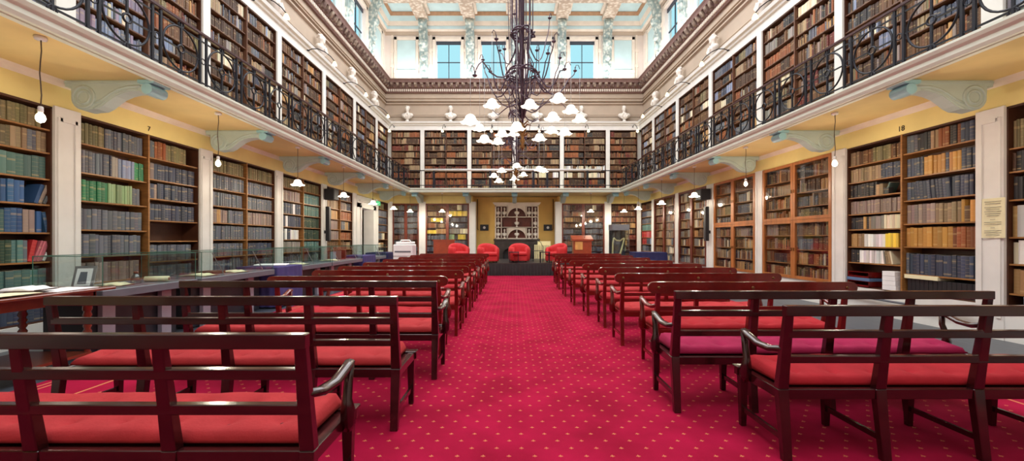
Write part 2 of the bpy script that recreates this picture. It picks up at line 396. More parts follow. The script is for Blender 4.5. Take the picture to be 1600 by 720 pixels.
# pilasters / piers
tn = [0]
def trim(b, mats, fn=None):
    tn[0] += 1; return struct(b.build('trim_%d' % tn[0], mats, fn=fn))
def pier(fn, t, w, z0, z1, recessed=True):
    b = MB(); b.box(t-w/2, t+w/2, -.36, .03, z0, z1)
    if recessed:
        for s in (-1, 1): b.box(t+s*w*.33-.03, t+s*w*.33+.03, .03, .045, z0+.3, z1-.15)
        b.box(t-w*.33, t+w*.33, .03, .045, z1-.2, z1-.14)
    trim(b, 'white', fn)
for fn, sd in ((FL, 0), (FR, 1)):
    for t in COLS[1:]:
        w = .34 if not (sd and abs(t-13.72) < .1) else .5
        pier(fn, t, w, 0, CT+.02); pier(fn, t, .2, UF, UT, False)
for t in (-4.68, -2.12, 2.28, 4.80): pier(FB, t, .34, 0, CT+.1)
for t in BX[1:-1]: pier(FB, t, .2, UF, UT, False)
pier(FL, 20.85, .2, 0, CT+.02); pier(FR, 20.86, .26, 0, CT+.02); pier(FB, -6.28, .16, 0, CT+.1); pier(FB, 6.36, .14, 0, CT+.1)

# clerestory windows
wn = [0]
def window(fn, a, e):
    wn[0] += 1; z0, z1 = 9.45, 11.72
    f = MB(); f.box(a, a+.05, -.5, -.42, z0, z1); f.box(e-.05, e, -.5, -.42, z0, z1); f.box(a, e, -.5, -.42, z0, z0+.06); f.box(a, e, -.5, -.42, z1-.05, z1)
    c = (a+e)/2; f.k = 1; f.box(c-.018, c+.018, -.49, -.44, z0, z1); f.box(a, e, -.49, -.44, 10.62, 10.66)
    r = struct(f.build('window_%d' % wn[0], ['white', 'blind'], fn=fn))
    MB().box(a+.02, e-.02, -.47, -.46, z0, z1).build('pane', 'skypane', parent=r, fn=fn)
    MB().box(a+.01, e-.01, -.43, -.39, z1-.18, z1-.01).build('blind', 'blind', parent=r, fn=fn)
for a, e in BW: window(FB, a, e)
for a, e in swin[3:]: window(FL, a, e); window(FR, a, e)
for a, e in swin[:3]: window(FL, a, e); window(FR, a, e)
# consoles
def console(fn, t):
    b = MB(); w = .21
    prof = [(-.3,12.62),(.16,12.62),(.2,12.5),(.18,12.38),(.05,12.2),(-.02,11.9),(-.05,11.6),(-.02,11.45),(-.04,11.3),(-.12,11.1),(-.16,10.7),(-.2,10.3),(-.24,9.8),(-.3,9.75)]
    b.prism(prof, t-w, t+w)
    b.smooth = True
    b.ell((t, .17, 12.42), (w*.8, .14, .15)); b.ell((t, -.02, 11.5), (w*.9, .16, .18)); b.ell((t, -.03, 11.95), (w*.6, .1, .25))
    b.ell((t, -.12, 10.75), (w*.7, .14, .18)); b.ell((t, -.15, 10.35), (w*.55, .12, .16)); b.ell((t, -.2, 10.0), (w*.4, .08, .14))
    for s in (-1, 1): b.ell((t+s*w*.9, .08, 12.6), (.05, .12, .14)); b.ell((t+s*w*.9, -.08, 11.45), (.05, .12, .12))
    trim(b, 'console', fn)
for t in BX[1:-1]: console(FB, t+.02)
for t in COLS[3:]: console(FL, t); console(FR, t)
# ceiling
b = MB(); b.box(-7.2, 7.8, YF-.4, YB+.7, 12.97, CEIL+.4); b.k = 1
for x in BX[1:-1]:
    b.box(x-.3, x+.3, YF, YB+.3, 12.6, 12.98)
for y in COLS: b.box(-6.8, 7.2, y-.42, y+.42, 12.59, 12.98)
b.k = 2
for x in BX[1:-1]:
    for s in (-1, 1): b.box(x+s*.36-.06, x+s*.36+.06, YF, YB+.3, 12.85, 12.98)
for y in COLS:
    for s in (-1, 1): b.box(-6.8, 7.2, y+s*.48-.06, y+s*.48+.06, 12.85, 12.98)
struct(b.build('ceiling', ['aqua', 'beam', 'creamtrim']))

# ------------------------------------------------------------------ gallery
GD = 1.47; GB = 1.9
prof = [(GD,3.59),(GD+.03,3.59),(GD+.05,3.63),(GD+.05,3.68),(GD+.08,3.71),(GD+.10,3.75),(GD+.10,3.78),(GD-.12,3.78),(GD-.12,3.75),(GD-.12,3.63)]
def gal(side, fn, t0, t1, D, piers):
    b = MB(); b.box(t0, t1, 0, D-.1, SOF, UF)
    b.k = 1; b.prism([(p-GD+D, q) for p, q in prof], t0, t1)
    b.k = 1; b.box(t0, t1, D-.15, D-.08, 3.60, 3.64)
    return trim(b, ['soffit', 'fascia'], fn)
gal('left', FL, YF, 19.1, GD, None); gal('right', FR, YF, 19.1, GD, None)
gal('back', FB, -5.0, 5.1, GB, None)
b = MB(); b.box(XL, -4.9, 19.0, YB, SOF+.001, UF-.001); b.box(5.0, 6.45, 19.0, YB, SOF+.001, UF-.001); trim(b, 'soffit')

def ring_tl(b, t, h, r, th, n=24): b.ring((t, 0, h), r, th, 'y', n, 6)
def railing(side, fn, d, tstart, n, per=.83):
    org = fn(tstart, d, UF)
    g = thing('gallery_railing', 'black wrought iron railing of large rings along the %s-hand gallery edge' % side, 'railing', org)
    f2 = lambda t, dd, h: fn(t, d+dd, h)
    z0, z1 = UF+.03, 4.6
    zc = (z0+z1)/2+.01
    for i in range(n):
        t = tstart+i*per; b = MB()
        for s in (0, .13): b.box(t+s-.016, t+s+.016, -.014, .014, z0, z1)
        ring_tl(b, t+.065, zc, .042, .009, 12)
        c = t+.13+.35
        ring_tl(b, c, zc, .315, .014, 28); ring_tl(b, c, zc, .055, .015, 14); ring_tl(b, c, zc+.36, .045, .013, 12); ring_tl(b, c, zc-.36, .045, .013, 12)
        b.box(c-.013, c+.013, -.011, .011, zc+.06, z1); b.box(c-.013, c+.013, -.011, .011, z0, zc-.06)
        b.box(t+.13, c-.05, -.008, .008, zc-.010, zc+.010); b.box(c+.05, t+per, -.008, .008, zc-.010, zc+.010)
        b.box(t, t+per, -.008, .008, z0+.065, z0+.088); b.box(t, t+per, -.008, .008, z1-.105, z1-.083)
        o = b.build('ring_panel', 'iron', parent=g, fn=f2, org=org)
    te = tstart+n*per
    b = MB(); b.box(tstart-.02, te, -.03, .03, z1, z1+.035); b.box(tstart-.02, te, -.022, .022, z1-.012, z1)
    b.build('handrail', 'rail', parent=g, fn=f2, org=org)
    MB().box(tstart-.02, te, -.015, .015, z0, z0+.02).build('bottom_rail', 'iron', parent=g, fn=f2, org=org)
railing('left', FL, GD, 5.50-4*.83, 20, .8425); railing('right', FR, GD, 5.55-4*.83, 20, .8425)
org = (0, YB-GB, UF)
g = thing('gallery_railing', 'thin black baluster railing with long white top tube across the back gallery', 'railing', org)
f2 = lambda t, dd, h: FB(t, GB+dd, h)
b = MB(); b.tube([(-4.15, 0, 4.63), (4.05, 0, 4.63)], .055, 10); b.build('handrail', 'white', g, f2, org)
b = MB(); b.box(-4.85, -4.15, -.02, .02, 4.58, 4.62); b.box(4.05, 4.95, -.02, .02, 4.58, 4.62); b.box(-4.85, 4.95, -.012, .012, 3.9, 3.93); b.build('bottom_rail', 'iron', g, f2, org)
for x in (-3.72, -1.1, .9, 1.55, 3.42): MB().box(x-.05, x+.05, -.03, .03, UF+.02, 4.6).build('post', 'iron', g, f2, org)
for i in range(60):
    x = -4.8+i*.165; MB().box(x-.008, x+.008, -.008, .008, UF+.02, 4.2 if -4.2 < x < 4.1 else 4.6).build('baluster', 'iron', g, f2, org)

# brackets
def make_bracket():
    # local: x outwards from wall, y thickness, z up; origin at wall just under soffit
    pts = [(0, 0), (1.36, 0), (1.36, -.06)]
    def arc(cx, cz, r, a0, a1, n): return [(cx+r*math.cos(math.radians(a0+(a1-a0)*i/n)), cz+r*math.sin(math.radians(a0+(a1-a0)*i/n))) for i in range(n+1)]
    pts += arc(1.30, -.16, .07, 60, -110, 5)
    pts += [(1.18,-.17),(1.05,-.17),(.92,-.2),(.8,-.25),(.7,-.32),(.6,-.40),(.5,-.45)]
    pts += arc(.30, -.27, .20, -70, -180, 8)
    pts += [(.1, -.1), (0, -.1)]
    b = MB(); b.prism(pts, -.1, .1, 'y')
    r = thing('gallery_bracket', 'x', 'bracket')
    b.build('body', 'bracket', r)
    b = MB()
    for s in (-1, 1):
        y = s*.1
        for rr in (.17, .10): b.ring((.30, y, -.265), rr, .022, 'y', 24, 6)
        crv = [(.47,-.36),(.6,-.30),(.72,-.21),(.85,-.14),(1.0,-.10),(1.2,-.09)]
        b.tube([(x, y, z) for x, z in crv], .018, 6)
        crv = [(.45,-.44),(.6,-.36),(.72,-.28),(.85,-.2),(1.0,-.15),(1.15,-.14)]
        b.tube([(x, y, z) for x, z in crv], .010, 6)
        b.box(0, 1.3, y-.012, y+.012, -.045, -.02)
    b.build('scroll_relief', 'bracket', r)
    b = MB(); cyl = [(1.34+.085*math.cos(2*PI*i/20), -.145+.085*math.sin(2*PI*i/20)) for i in range(20)]
    b.prism(cyl, -.15, .15, 'y'); b.prism([(1.2,-.01),(1.47,-.01),(1.45,-.06),(1.2,-.06)], -.16, .16, 'y')
    b.build('volute', 'volute', r)
    return r
br = make_bracket(); br.scale = (.885,)*3
def place(proto, used, loc, rz, label, group=None):
    if not used: proto.location = loc; proto.rotation_euler = (0,0,rz); proto['label'] = label; (proto.__setitem__('group', group) if group else None); return proto
    return dup(proto, loc, rz, label, group)
used = 0
for i, t in enumerate(COLS[3:]):
    place(br, used, FL(t, .075, SOF-.001), 0, 'grey-green scroll bracket under left gallery, %s from the camera' % ORD[i], 'scroll brackets under the gallery'); used = 1
    place(br, 1, FR(t, .075, SOF-.001), PI, 'grey-green scroll bracket under right gallery, %s from the camera' % ORD[i], 'scroll brackets under the gallery')
for i, t in enumerate((-4.68, -2.28, .03, 2.45, 4.80)):
    o = place(br, 1, FB(t, .075, SOF-.001), -PI/2, 'grey-green scroll bracket under back gallery, %s from the left' % ORD[i], 'scroll brackets under the gallery'); o.scale = (1.14, .88, .88)

# ------------------------------------------------------------------ bookcases and books
PAL = dict(navy=(58,66,86), slate=(94,100,112), black=(46,46,50), green=(46,122,84), lgreen=(132,160,120), teal=(80,116,114), blue=(52,92,140), brown=(98,66,40),
           tan=(176,138,90), ochre=(184,136,66), cream=(216,206,180), white=(226,226,228), yellow=(232,202,72), red=(160,38,44), pink=(186,98,112), grey=(140,136,130),
           mauve=(136,120,116), rust=(138,78,42), olive=(112,104,74), dbrown=(66,42,28), dkred=(100,34,28), paleb=(120,132,160), lilac=(140,128,150), dgreen=(36,60,50), gtan=(150,128,100))
CN = dict(navy='navy', slate='slate grey', black='black', green='bright green', lgreen='pale green', teal='teal', blue='blue', brown='brown', tan='tan', ochre='ochre', cream='cream', white='white',
          yellow='yellow', red='red', pink='pink', grey='grey', mauve='mauve brown', rust='rust', olive='olive', dbrown='dark brown', dkred='dark red', paleb='pale blue', lilac='lilac', dgreen='dark green', gtan='dull tan')
BOOKS = []
def fill(side, bay, row, t0, t1, dfront, z, hmax, spec, rightalign=False, rnd=None, thing_ok=True):
    """spec: list of (colour, count, width, height[, lean]) in viewing order, or a palette tuple for random runs"""
    rg = random.Random(hash((side, bay, row, round(t0, 2))) & 0xffff) if False else random.Random(int(t0*100)*31+row*7+len(side)*1013+int(z*100))
    inc = side != 'right'    # left / back: viewing order = growing t
    L = t1-t0-.01; pos = .005; items = []
    if isinstance(spec, str): spec = spec.split()
    if spec and isinstance(spec[0], str):
        out = []; x = 0
        while x < L+.3:
            c = rg.choice(spec); n = rg.randint(2, 11); w = rg.uniform(.03, .058); h = hmax*rg.uniform(.68, .9)
            if rg.random() < .35:
                for q in range(n): out.append((rg.choice(spec), 1, rg.uniform(.022, .055), hmax*rg.uniform(.6, .92)))
                x += n*.038
            else: out.append((c, n, w, h)); x += n*w
        spec = out
    seq = []
    for s in spec:
        c, n, w, h = s[:4]; lean = s[4] if len(s) > 4 else 0
        for q in range(n): seq.append((c, w*rg.uniform(.9, 1.1), min(h*rg.uniform(.975, 1.02), hmax-.02), lean))
    if rightalign: seq = seq[::-1]
    for c, w, h, lean in seq:
        if c == 'gap':
            pos += w; continue
        foot = w if not lean else w/max(.3, math.cos(math.radians(abs(lean))))
        ext = foot+(h*math.sin(math.radians(abs(lean))) if lean else 0)
        if pos+ext > L: break
        items.append((pos, foot, w, h, c, lean)); pos += foot+.0015
    for n_, (p, foot, w, h, c, lean) in enumerate(items):
        view = p if not rightalign else L-p-foot
        t = t0+.005+view if inc else t1-.005-view-foot
        ang = lean if inc else -lean        # lean >0: top leans to the viewer's right
        base = PAL[c]; k = rg.uniform(.86, 1.14)
        col = tuple(min(255, v*k*rg.uniform(.97, 1.03)) for v in base)
        BOOKS.append(dict(side=side, bay=bay, row=row, t=t, w=w, foot=foot, h=h, z=z, d=dfront-rg.uniform(.0, .022), dep=min(.21, h*.75), col=col, cn=c, ang=ang, r=rg.random(), ok=thing_ok, n=p))

def pane_door(g, fn, org, t0, t1, z0, z1, wood, d=.0, fw=.07, handle=None):
    b = MB(); b.box(t0, t0+fw, d, d+.045, z0, z1); b.box(t1-fw, t1, d, d+.045, z0, z1); b.box(t0+fw, t1-fw, d, d+.045, z0, z0+fw); b.box(t0+fw, t1-fw, d, d+.045, z1-fw, z1)
    o = b.build('door', wood, g, fn, org)
    MB().box(t0+fw-.005, t1-fw+.005, d+.018, d+.024, z0+fw-.005, z1-fw+.005).build('pane', 'pane', o, fn, org)
    hx = t1-fw*.5 if handle == 'r' else t0+fw*.5
    MB().box(hx-.012, hx+.012, d+.045, d+.06, (z0+z1)/2-.04, (z0+z1)/2+.04).build('handle', 'brass', o, fn, org)
def bookcase(side, bayname, t0, t1, z0, z1, levels, specs, label, wood='shelfd', swood='shelf', glazed=None, split=None, d0=-.34, edge=None, thing_ok=True, bay=0):
    """levels: list (one per column) of shelf top heights from the top down; specs likewise"""
    fn = FRAMES[side]; org = fn((t0+t1)/2, -.17, z0)
    g = thing('bookcase', label, 'bookcase', org, group='built-in library bookcases')
    b = MB(); th = .02
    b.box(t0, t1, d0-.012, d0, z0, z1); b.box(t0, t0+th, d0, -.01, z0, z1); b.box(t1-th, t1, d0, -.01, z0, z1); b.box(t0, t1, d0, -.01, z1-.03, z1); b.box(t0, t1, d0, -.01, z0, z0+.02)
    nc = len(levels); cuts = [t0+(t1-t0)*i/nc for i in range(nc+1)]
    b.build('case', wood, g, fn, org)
    for i in range(1, nc): MB().box(cuts[i]-.015, cuts[i]+.015, d0, .005, z0, z1).build('upright', edge or swood, g, fn, org)
    for ci in range(nc):
        a = cuts[ci]+.02; e = cuts[ci+1]-.02
        col = ci if side != 'right' else nc-1-ci     # specs in viewing order
        lv = levels[col]; sp = specs[col]; top = z1-.03
        for ri, zz in enumerate(lv):
            zz = max(zz, z0+.02)
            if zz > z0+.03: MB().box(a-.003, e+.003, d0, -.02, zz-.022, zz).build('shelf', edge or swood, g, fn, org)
            s = sp[ri % len(sp)] if isinstance(sp, list) else sp
            if s: fill(side, bay*2+ci, ri, a, e, -.045, zz, top-zz, s[1:] if s[0] == 'R' else s, s[0] == 'R', thing_ok=thing_ok)
            top = zz-.022
    if glazed:
        zm = glazed
        rows = [(z0, zm), (zm, z1)] if zm else [(z0, z1)]
        for (a, e) in rows:
            m = (t0+t1)/2
            pane_door(g, fn, org, t0, m-.003, a+.003, e-.003, wood, handle='r'); pane_door(g, fn, org, m+.003, t1, a+.003, e-.003, wood)
    return g
def lv(z0, z1, n): return [z1-(z1-z0)*(i+1)/n for i in range(n)]
O = .17
DARK = 'slate navy slate black navy slate'; DK2 = 'slate mauve slate olive navy'; GRN = 'teal slate teal dgreen slate'
BR = 'brown rust tan brown dbrown gtan olive black brown mauve'; BR2 = 'brown dbrown rust dkred brown gtan'; MIX = 'brown rust tan slate navy cream brown gtan dkred grey'
REDD = 'dkred brown dbrown dkred rust'; BLU_REFL = 'paleb lilac paleb slate lilac cream'  # bluish palette paints the gallery glass reflection into the book colours
# left, lower
L0 = [2.91,2.59,2.23,1.88,1.495,1.10,.7,.3]
L0s = [[('olive',22,.045,.25)], ['R',('olive',3,.05,.26),('gtan',3,.055,.27),('slate',2,.05,.27),('gtan',2,.06,.27)], ['R',('gtan',2,.06,.27),('teal',8,.085,.29)],
       ['R',('gap',1,.07,.1),('blue',4,.06,.29),('gap',1,.09,.1),('blue',1,.05,.27,18),('mauve',1,.05,.27,22),('slate',1,.035,.25,26)],
       ['R',('teal',4,.06,.29),('blue',3,.06,.31),('mauve',2,.06,.30),('gap',1,.03,.3),('blue',1,.06,.29),('blue',1,.045,.28,-10)],
       ['R',('slate',4,.06,.29),('dgreen',2,.06,.29),('teal',2,.065,.29),('slate',1,.05,.29),('red',1,.05,.29,12),('pink',3,.035,.29,20),('white',1,.04,.29,26)],
       ['R',('teal',12,.09,.30)], ['R',('navy',14,.07,.3)]]
bookcase('left', 'a', .57+O, 3.2-O, .28, CT, [L0, L0], [DARK.split(), DARK.split()], 'open brown bookcase on left wall, behind the papers table and mostly out of frame')
bookcase('left', 'a', 3.2+O, 5.83-O, .28, CT, [L0, L0], [[DK2.split()], L0s], 'open brown bookcase on left wall nearest the camera, holding teal, blue and pink volumes', bay=1)
L1a = [2.83,2.40,1.98,1.55,1.15,.745,.3]; L1b = [2.85,2.47,2.13,1.745,1.376,1.01,.65,.3]
L1as = [[('olive',8,.05,.31),('slate',14,.048,.31)], [('slate',9,.052,.33),('navy',1,.03,.33),('grey',2,.06,.32),('paleb',5,.052,.31),('green',4,.045,.30)],
        [('green',8,.055,.31),('lgreen',9,.045,.31),('slate',3,.05,.28)], [('slate',14,.075,.31)], [('slate',3,.085,.33),('slate',12,.068,.32)], [('mauve',16,.06,.3)], [('black',16,.06,.3)]]
L1bs = [[('slate',3,.055,.30),('rust',4,.055,.31),('olive',8,.055,.3)], [('mauve',2,.075,.29),('navy',12,.075,.28)], [('navy',2,.07,.26),('mauve',1,.06,.26),('navy',11,.075,.28)], [('navy',14,.073,.29)], None, [('slate',14,.07,.29)], [('slate',14,.07,.28)], [('black',14,.07,.28)]]
bookcase('left', 'a', 5.83+O, 8.46-O, .28, CT, [L1a, L1b], [L1as, L1bs], 'open brown bookcase on left wall with bright green rows and one empty shelf', bay=2)
L2 = lv(.3, CT, 8)
bookcase('left', 'a', 8.46+O, 11.09-O, .28, CT, [L2, L2], [[[('olive',30,.05,.28)], [('slate',30,.052,.30)], [('slate',30,.052,.29)], [('mauve',4,.055,.29),('tan',2,.055,.29),('mauve',4,.055,.28),('slate',14,.055,.29)], [('slate',28,.055,.30)], [('slate',28,.055,.28)], DARK, DARK],
   [[('olive',30,.052,.28)], [('slate',30,.052,.29)], [('slate',30,.052,.29)], [('mauve',26,.055,.29)], [('slate',28,.055,.3)], [('navy',28,.055,.28)], DARK, DARK]], 'open bookcase on left wall of uniform slate volumes with a few tan ones', bay=3)
bookcase('left', 'a', 11.09+O, 13.72-O, .28, CT, [L2, L2], [[[('olive',30,.05,.28)], [('mauve',30,.052,.29)], [('navy',9,.07,.3),('white',2,.05,.3),('navy',7,.06,.3)], [('navy',4,.06,.3),('white',2,.06,.3),('navy',12,.06,.3)], [('navy',3,.06,.3),('white',2,.06,.3),('navy',3,.06,.3),('white',7,.06,.28)], [('grey',20,.06,.3)], DARK, DARK],
   [[('olive',30,.052,.28)], [('teal',30,.052,.3)], [('teal',30,.052,.3)], [('dgreen',30,.055,.3)], [('dgreen',28,.055,.3)], [('teal',28,.055,.3)], GRN, GRN]], 'open bookcase on left wall with teal runs beside navy and white binders', bay=4)
bookcase('left', 'a', 13.72+O, 16.35-O, .28, CT, [L2, L2], [[[('olive',20,.06,.28)], [('gtan',20,.07,.3)], [('gtan',6,.07,.3),('tan',10,.08,.3)], [('mauve',20,.07,.3)], [('mauve',20,.07,.3)], [('brown',20,.07,.3)], BR, DARK],
   [DK2, DK2, [('rust',20,.07,.3)], [('brown',3,.07,.3),('slate',4,.08,.3),('tan',3,.08,.3),('black',1,.1,.3)], [('rust',18,.08,.26)], BR2, BR2, DARK]], 'open bookcase on left wall of tan and rust volumes between speakers and doorway', bay=5)
bookcase('left', 'a', 18.98+O, 20.74, .28, CT, [L2], [[[('olive',20,.05,.28)], [('slate',40,.06,.3)], [('navy',40,.06,.3)], [('navy',40,.06,.3)], [('slate',12,.06,.3),('cream',2,.2,.3)], [('cream',1,.5,.2),('tan',1,.5,.22)], [('cream',2,.5,.2)], None]], 'narrow open bookcase in far left corner with pale boxes on lower shelves', bay=6)
# right, lower
bookcase('right', 'a', .57+O, 3.2-O, .47, CT, [L0[:7], L0[:7]], [DARK.split(), DARK.split()], 'open brown bookcase on right wall behind the camera edge, out of frame')
R0 = [2.65,2.33,1.945,1.435,1.066,.66,.49]
R0s = [['olive','mauve','olive','mauve'], [('dbrown',1,.04,.25),('black',26,.05,.27)], [('black',26,.055,.31)], [('tan',1,.05,.42),('white',20,.085,.42)], [('cream',1,.06,.3),('white',20,.085,.33)], [('tan',20,.075,.33)], None]
bookcase('right', 'a', 3.2+O, 5.83-O, .47, CT, [R0, R0], [R0s, R0s], 'open bookcase at right edge of the photo with white and tan binders', bay=1)
R1a = [2.86,2.53,2.23,1.90,1.60,1.26,.95,.49]; R1b = [2.88,2.47,2.07,1.67,1.28,.81,.49]
R1as = [[('gtan',3,.06,.27),('brown',6,.05,.26),('olive',7,.05,.27),('brown',6,.05,.25)], [('gtan',11,.057,.26),('navy',12,.046,.26)], [('black',5,.05,.24),('black',6,.052,.25),('gtan',2,.07,.2),('black',2,.05,.12),('teal',1,.03,.22,25)], [('mauve',24,.045,.25)],
        [('black',5,.055,.23),('tan',1,.05,.24),('black',1,.05,.23),('gtan',1,.04,.23),('grey',5,.055,.24),('cream',9,.05,.25)], [('tan',4,.05,.25),('gtan',2,.05,.25),('white',7,.058,.24),('yellow',5,.05,.25)], [('black',4,.045,.25),('white',10,.052,.24),('grey',1,.03,.24,-8),('gtan',3,.035,.24,-10),('cream',1,.03,.24,-12)], None]
R1bs = [[('slate',3,.06,.30),('black',4,.055,.29),('gtan',2,.055,.3),('rust',3,.055,.3),('black',2,.055,.3),('rust',1,.06,.31),('navy',4,.06,.31),('black',2,.06,.31)],
        [('navy',5,.055,.31),('black',1,.02,.31),('ochre',5,.062,.30),('navy',1,.06,.3),('ochre',3,.058,.3),('navy',8,.065,.31)], [('navy',2,.058,.31),('navy',10,.058,.31,-5),('navy',5,.062,.31)],
        [('mauve',7,.065,.32),('gtan',6,.06,.31),('ochre',1,.05,.34),('brown',1,.07,.24),('ochre',3,.08,.33)], [('ochre',3,.06,.32),('ochre',7,.075,.32),('rust',8,.058,.31),('black',2,.06,.3)], [('slate',1,.05,.36),('navy',20,.058,.34)], None]
bookcase('right', 'a', 5.83+O, 8.46-O, .47, CT, [R1a, R1b], [R1as, R1bs], 'open brown bookcase on right wall, packed with navy, ochre, white and yellow volumes', bay=2)
G = lv(.5, CT-.06, 8)
bookcase('right', 'a', 8.46+O, 11.09-O, .47, CT, [G, G], [[BR, BR, BR, BR, BR, BR, BR, MIX], [BR, BR, MIX, BR, BR, MIX, MIX, BR]], 'glazed orange oak bookcase with four doors, nearest glazed case on right wall', wood='oak', glazed=1.86, bay=3, thing_ok=False)
bookcase('right', 'a', 11.09+O, 13.72-.26, .47, CT, [G, G], [[BR, BR, BR, MIX, BR, MIX, MIX, MIX], [BR, MIX, MIX, BR, BR, MIX, MIX, BR]], 'glazed orange oak bookcase with four doors, second glazed case on right wall', wood='oak', glazed=1.86, bay=4, thing_ok=False)
bookcase('right', 'a', 13.72+.26, 16.35-O, .47, CT, [G, G], [[MIX]*8, [BR2, MIX, MIX, MIX, BR, MIX, MIX, MIX]], 'dark glazed bookcase on right wall just past the wall speakers', wood='redcase', glazed=0.0 or None, bay=5, thing_ok=False)
bookcase('right', 'a', 16.35+O, 18.98-O, .47, CT, [G, G], [[BR2]*8, [BR, BR2, MIX, MIX, BR, MIX, MIX, MIX]], 'dark glazed bookcase on right wall nearest the far corner', wood='redcase', bay=6, thing_ok=False)
bookcase('right', 'a', 18.98+O, 20.72, .47, CT, [G], [[BR2, DARK, DARK, [('teal',30,.06,.28)], [('red',6,.1,.3),('pink',4,.1,.3),('red',8,.1,.3)], [('red',5,.12,.3),('navy',4,.12,.3),('paleb',4,.1,.3)], DARK, DARK]], 'narrow open bookcase in far right corner with red and teal volumes', bay=7, thing_ok=False)
def extra_doors(side, t0, t1, z0, z1, wood, bc):
    fn = FRAMES[side]; org = tuple(bc.location); m = (t0+t1)/2
    pane_door(bc, fn, org, t0, m-.003, z0, z1, wood, handle='r'); pane_door(bc, fn, org, m+.003, t1, z0, z1, wood)
cases = [o for o in bpy.data.objects if o.name.startswith('bookcase') and o.parent is None]
extra_doors('right', 13.72+.26, 16.35-O, .47, CT, 'redcase', cases[-3]); extra_doors('right', 16.35+O, 18.98-O, .47, CT, 'redcase', cases[-2])
# back, lower
GB_ = lv(.5, CT-.03, 9)
for (a, e, sp, lab, gz) in ((-6.2, -4.85, [[DK2, DARK, DARK, DARK, DARK, REDD, [('slate',14,.03,.25),('pink',2,.05,.25),('rust',5,.06,.25)], DARK, DARK]], 'dark glazed bookcase on back wall at far left, behind the white printer', 1),
    (-4.51, -2.29, [[BR2, BR2, [('brown',4,.05,.2),('yellow',6,.1,.2)], BR2, [('yellow',4,.12,.18),('tan',5,.1,.24)], DARK, DARK, DARK, DARK], [[('brown',9,.05,.25),('cream',3,.08,.26)], [('yellow',10,.1,.28)], DARK, DARK, [('grey',12,.05,.25),('cream',6,.08,.26)], [('lgreen',3,.1,.26),('black',2,.09,.2),('yellow',4,.1,.27)], DARK, DARK, DARK]], 'glazed mahogany bookcase on back wall left of the fireplace, yellow boxes inside', 1),
    (2.45, 4.63, [[BR2, BR2, BR, BR2, DARK, DARK, BR2, DARK, DARK], [[('dbrown',9,.05,.25),('cream',2,.1,.26)], BR2, BR2, DARK, DARK, DARK, DARK, DARK, DARK]], 'glazed mahogany bookcase on back wall right of the fireplace behind the lectern', 1),
    (4.97, 6.28, [[BR2, BR2, BR2, BR, BR2, BR2, [('red',3,.06,.25),('tan',6,.1,.24)], [('dkred',8,.05,.25),('cream',3,.1,.24)], BR2]], 'open bookcase on back wall at far right, behind the harp case', 0)):
    nc = len(sp)
    g = bookcase('back', 'b', a, e, .47, CT+.1 if 0 else CT, [GB_]*nc, sp, lab, wood='redcase', swood='shelfd', bay=8, thing_ok=False)
    if gz: extra_doors('back', a, e, .47, CT, 'redcase', g)
# upper gallery
U = lv(UF+.12, UT, 9)
UP = 'brown rust brown dbrown gtan olive black slate brown dbrown mauve rust dkred brown dbrown tan'
UPM = 'brown slate dbrown dbrown navy rust grey paleb brown gtan black slate dbrown brown cream'
bi = 0
for side in ('left', 'right'):
    for i in range(2, len(COLS)):
        a = COLS[i]+.1; e = (COLS[i+1] if i+1 < len(COLS) else 20.8)-.1
        glz = COLS[i] < 5
        pals = [[BLU_REFL]*9, [BLU_REFL]*9] if glz else [[UPM if (r+i) % 3 else UP for r in range(9)], [UP if (r+i) % 4 else UPM for r in range(9)]]
        if COLS[i] == 5.83: pals = [[BLU_REFL]*9, pals[1]] if side == 'left' else pals
        nc = 2 if e-a > 2 else 1
        U2 = [z-.02-.05*((k+i) % 2) if 0 < k < 8 else z for k, z in enumerate(U)]
        lab = 'tall gallery bookcase of old leather volumes on the %s wall, %s from the camera' % (side, ORD[i-2])
        g = bookcase(side, 'u', a, e, UF+.1, UT, [U, U2][:nc], pals[:nc], lab, swood='uppershelf', edge='white' if glz else None, bay=10+i, thing_ok=True)
        if glz: extra_doors(side, a, e, UF+.1, UT, 'white', g)
for i in range(6):
    a = BX[i]+.1; e = BX[i+1]-.1
    pal = [BR2 if i in (0, 5) else ('brown dbrown rust black gtan dbrown' if r < 5 else ('brown dbrown rust gtan dkred black' if i > 1 else REDD)) for r in range(9)]
    if i in (3, 4): pal[5] = 'cream white grey brown'; pal[6] = 'white cream brown grey' ; pal[8] = 'dkred rust dkred'
    nc = 2 if e-a > 1.7 else 1
    bookcase('back', 'u', a, e, UF+.1, UT, [U]*nc, [pal]*nc, 'tall gallery bookcase of brown volumes on the back wall, %s from the left' % ORD[i], swood='uppershelf', bay=20+i, thing_ok=False)

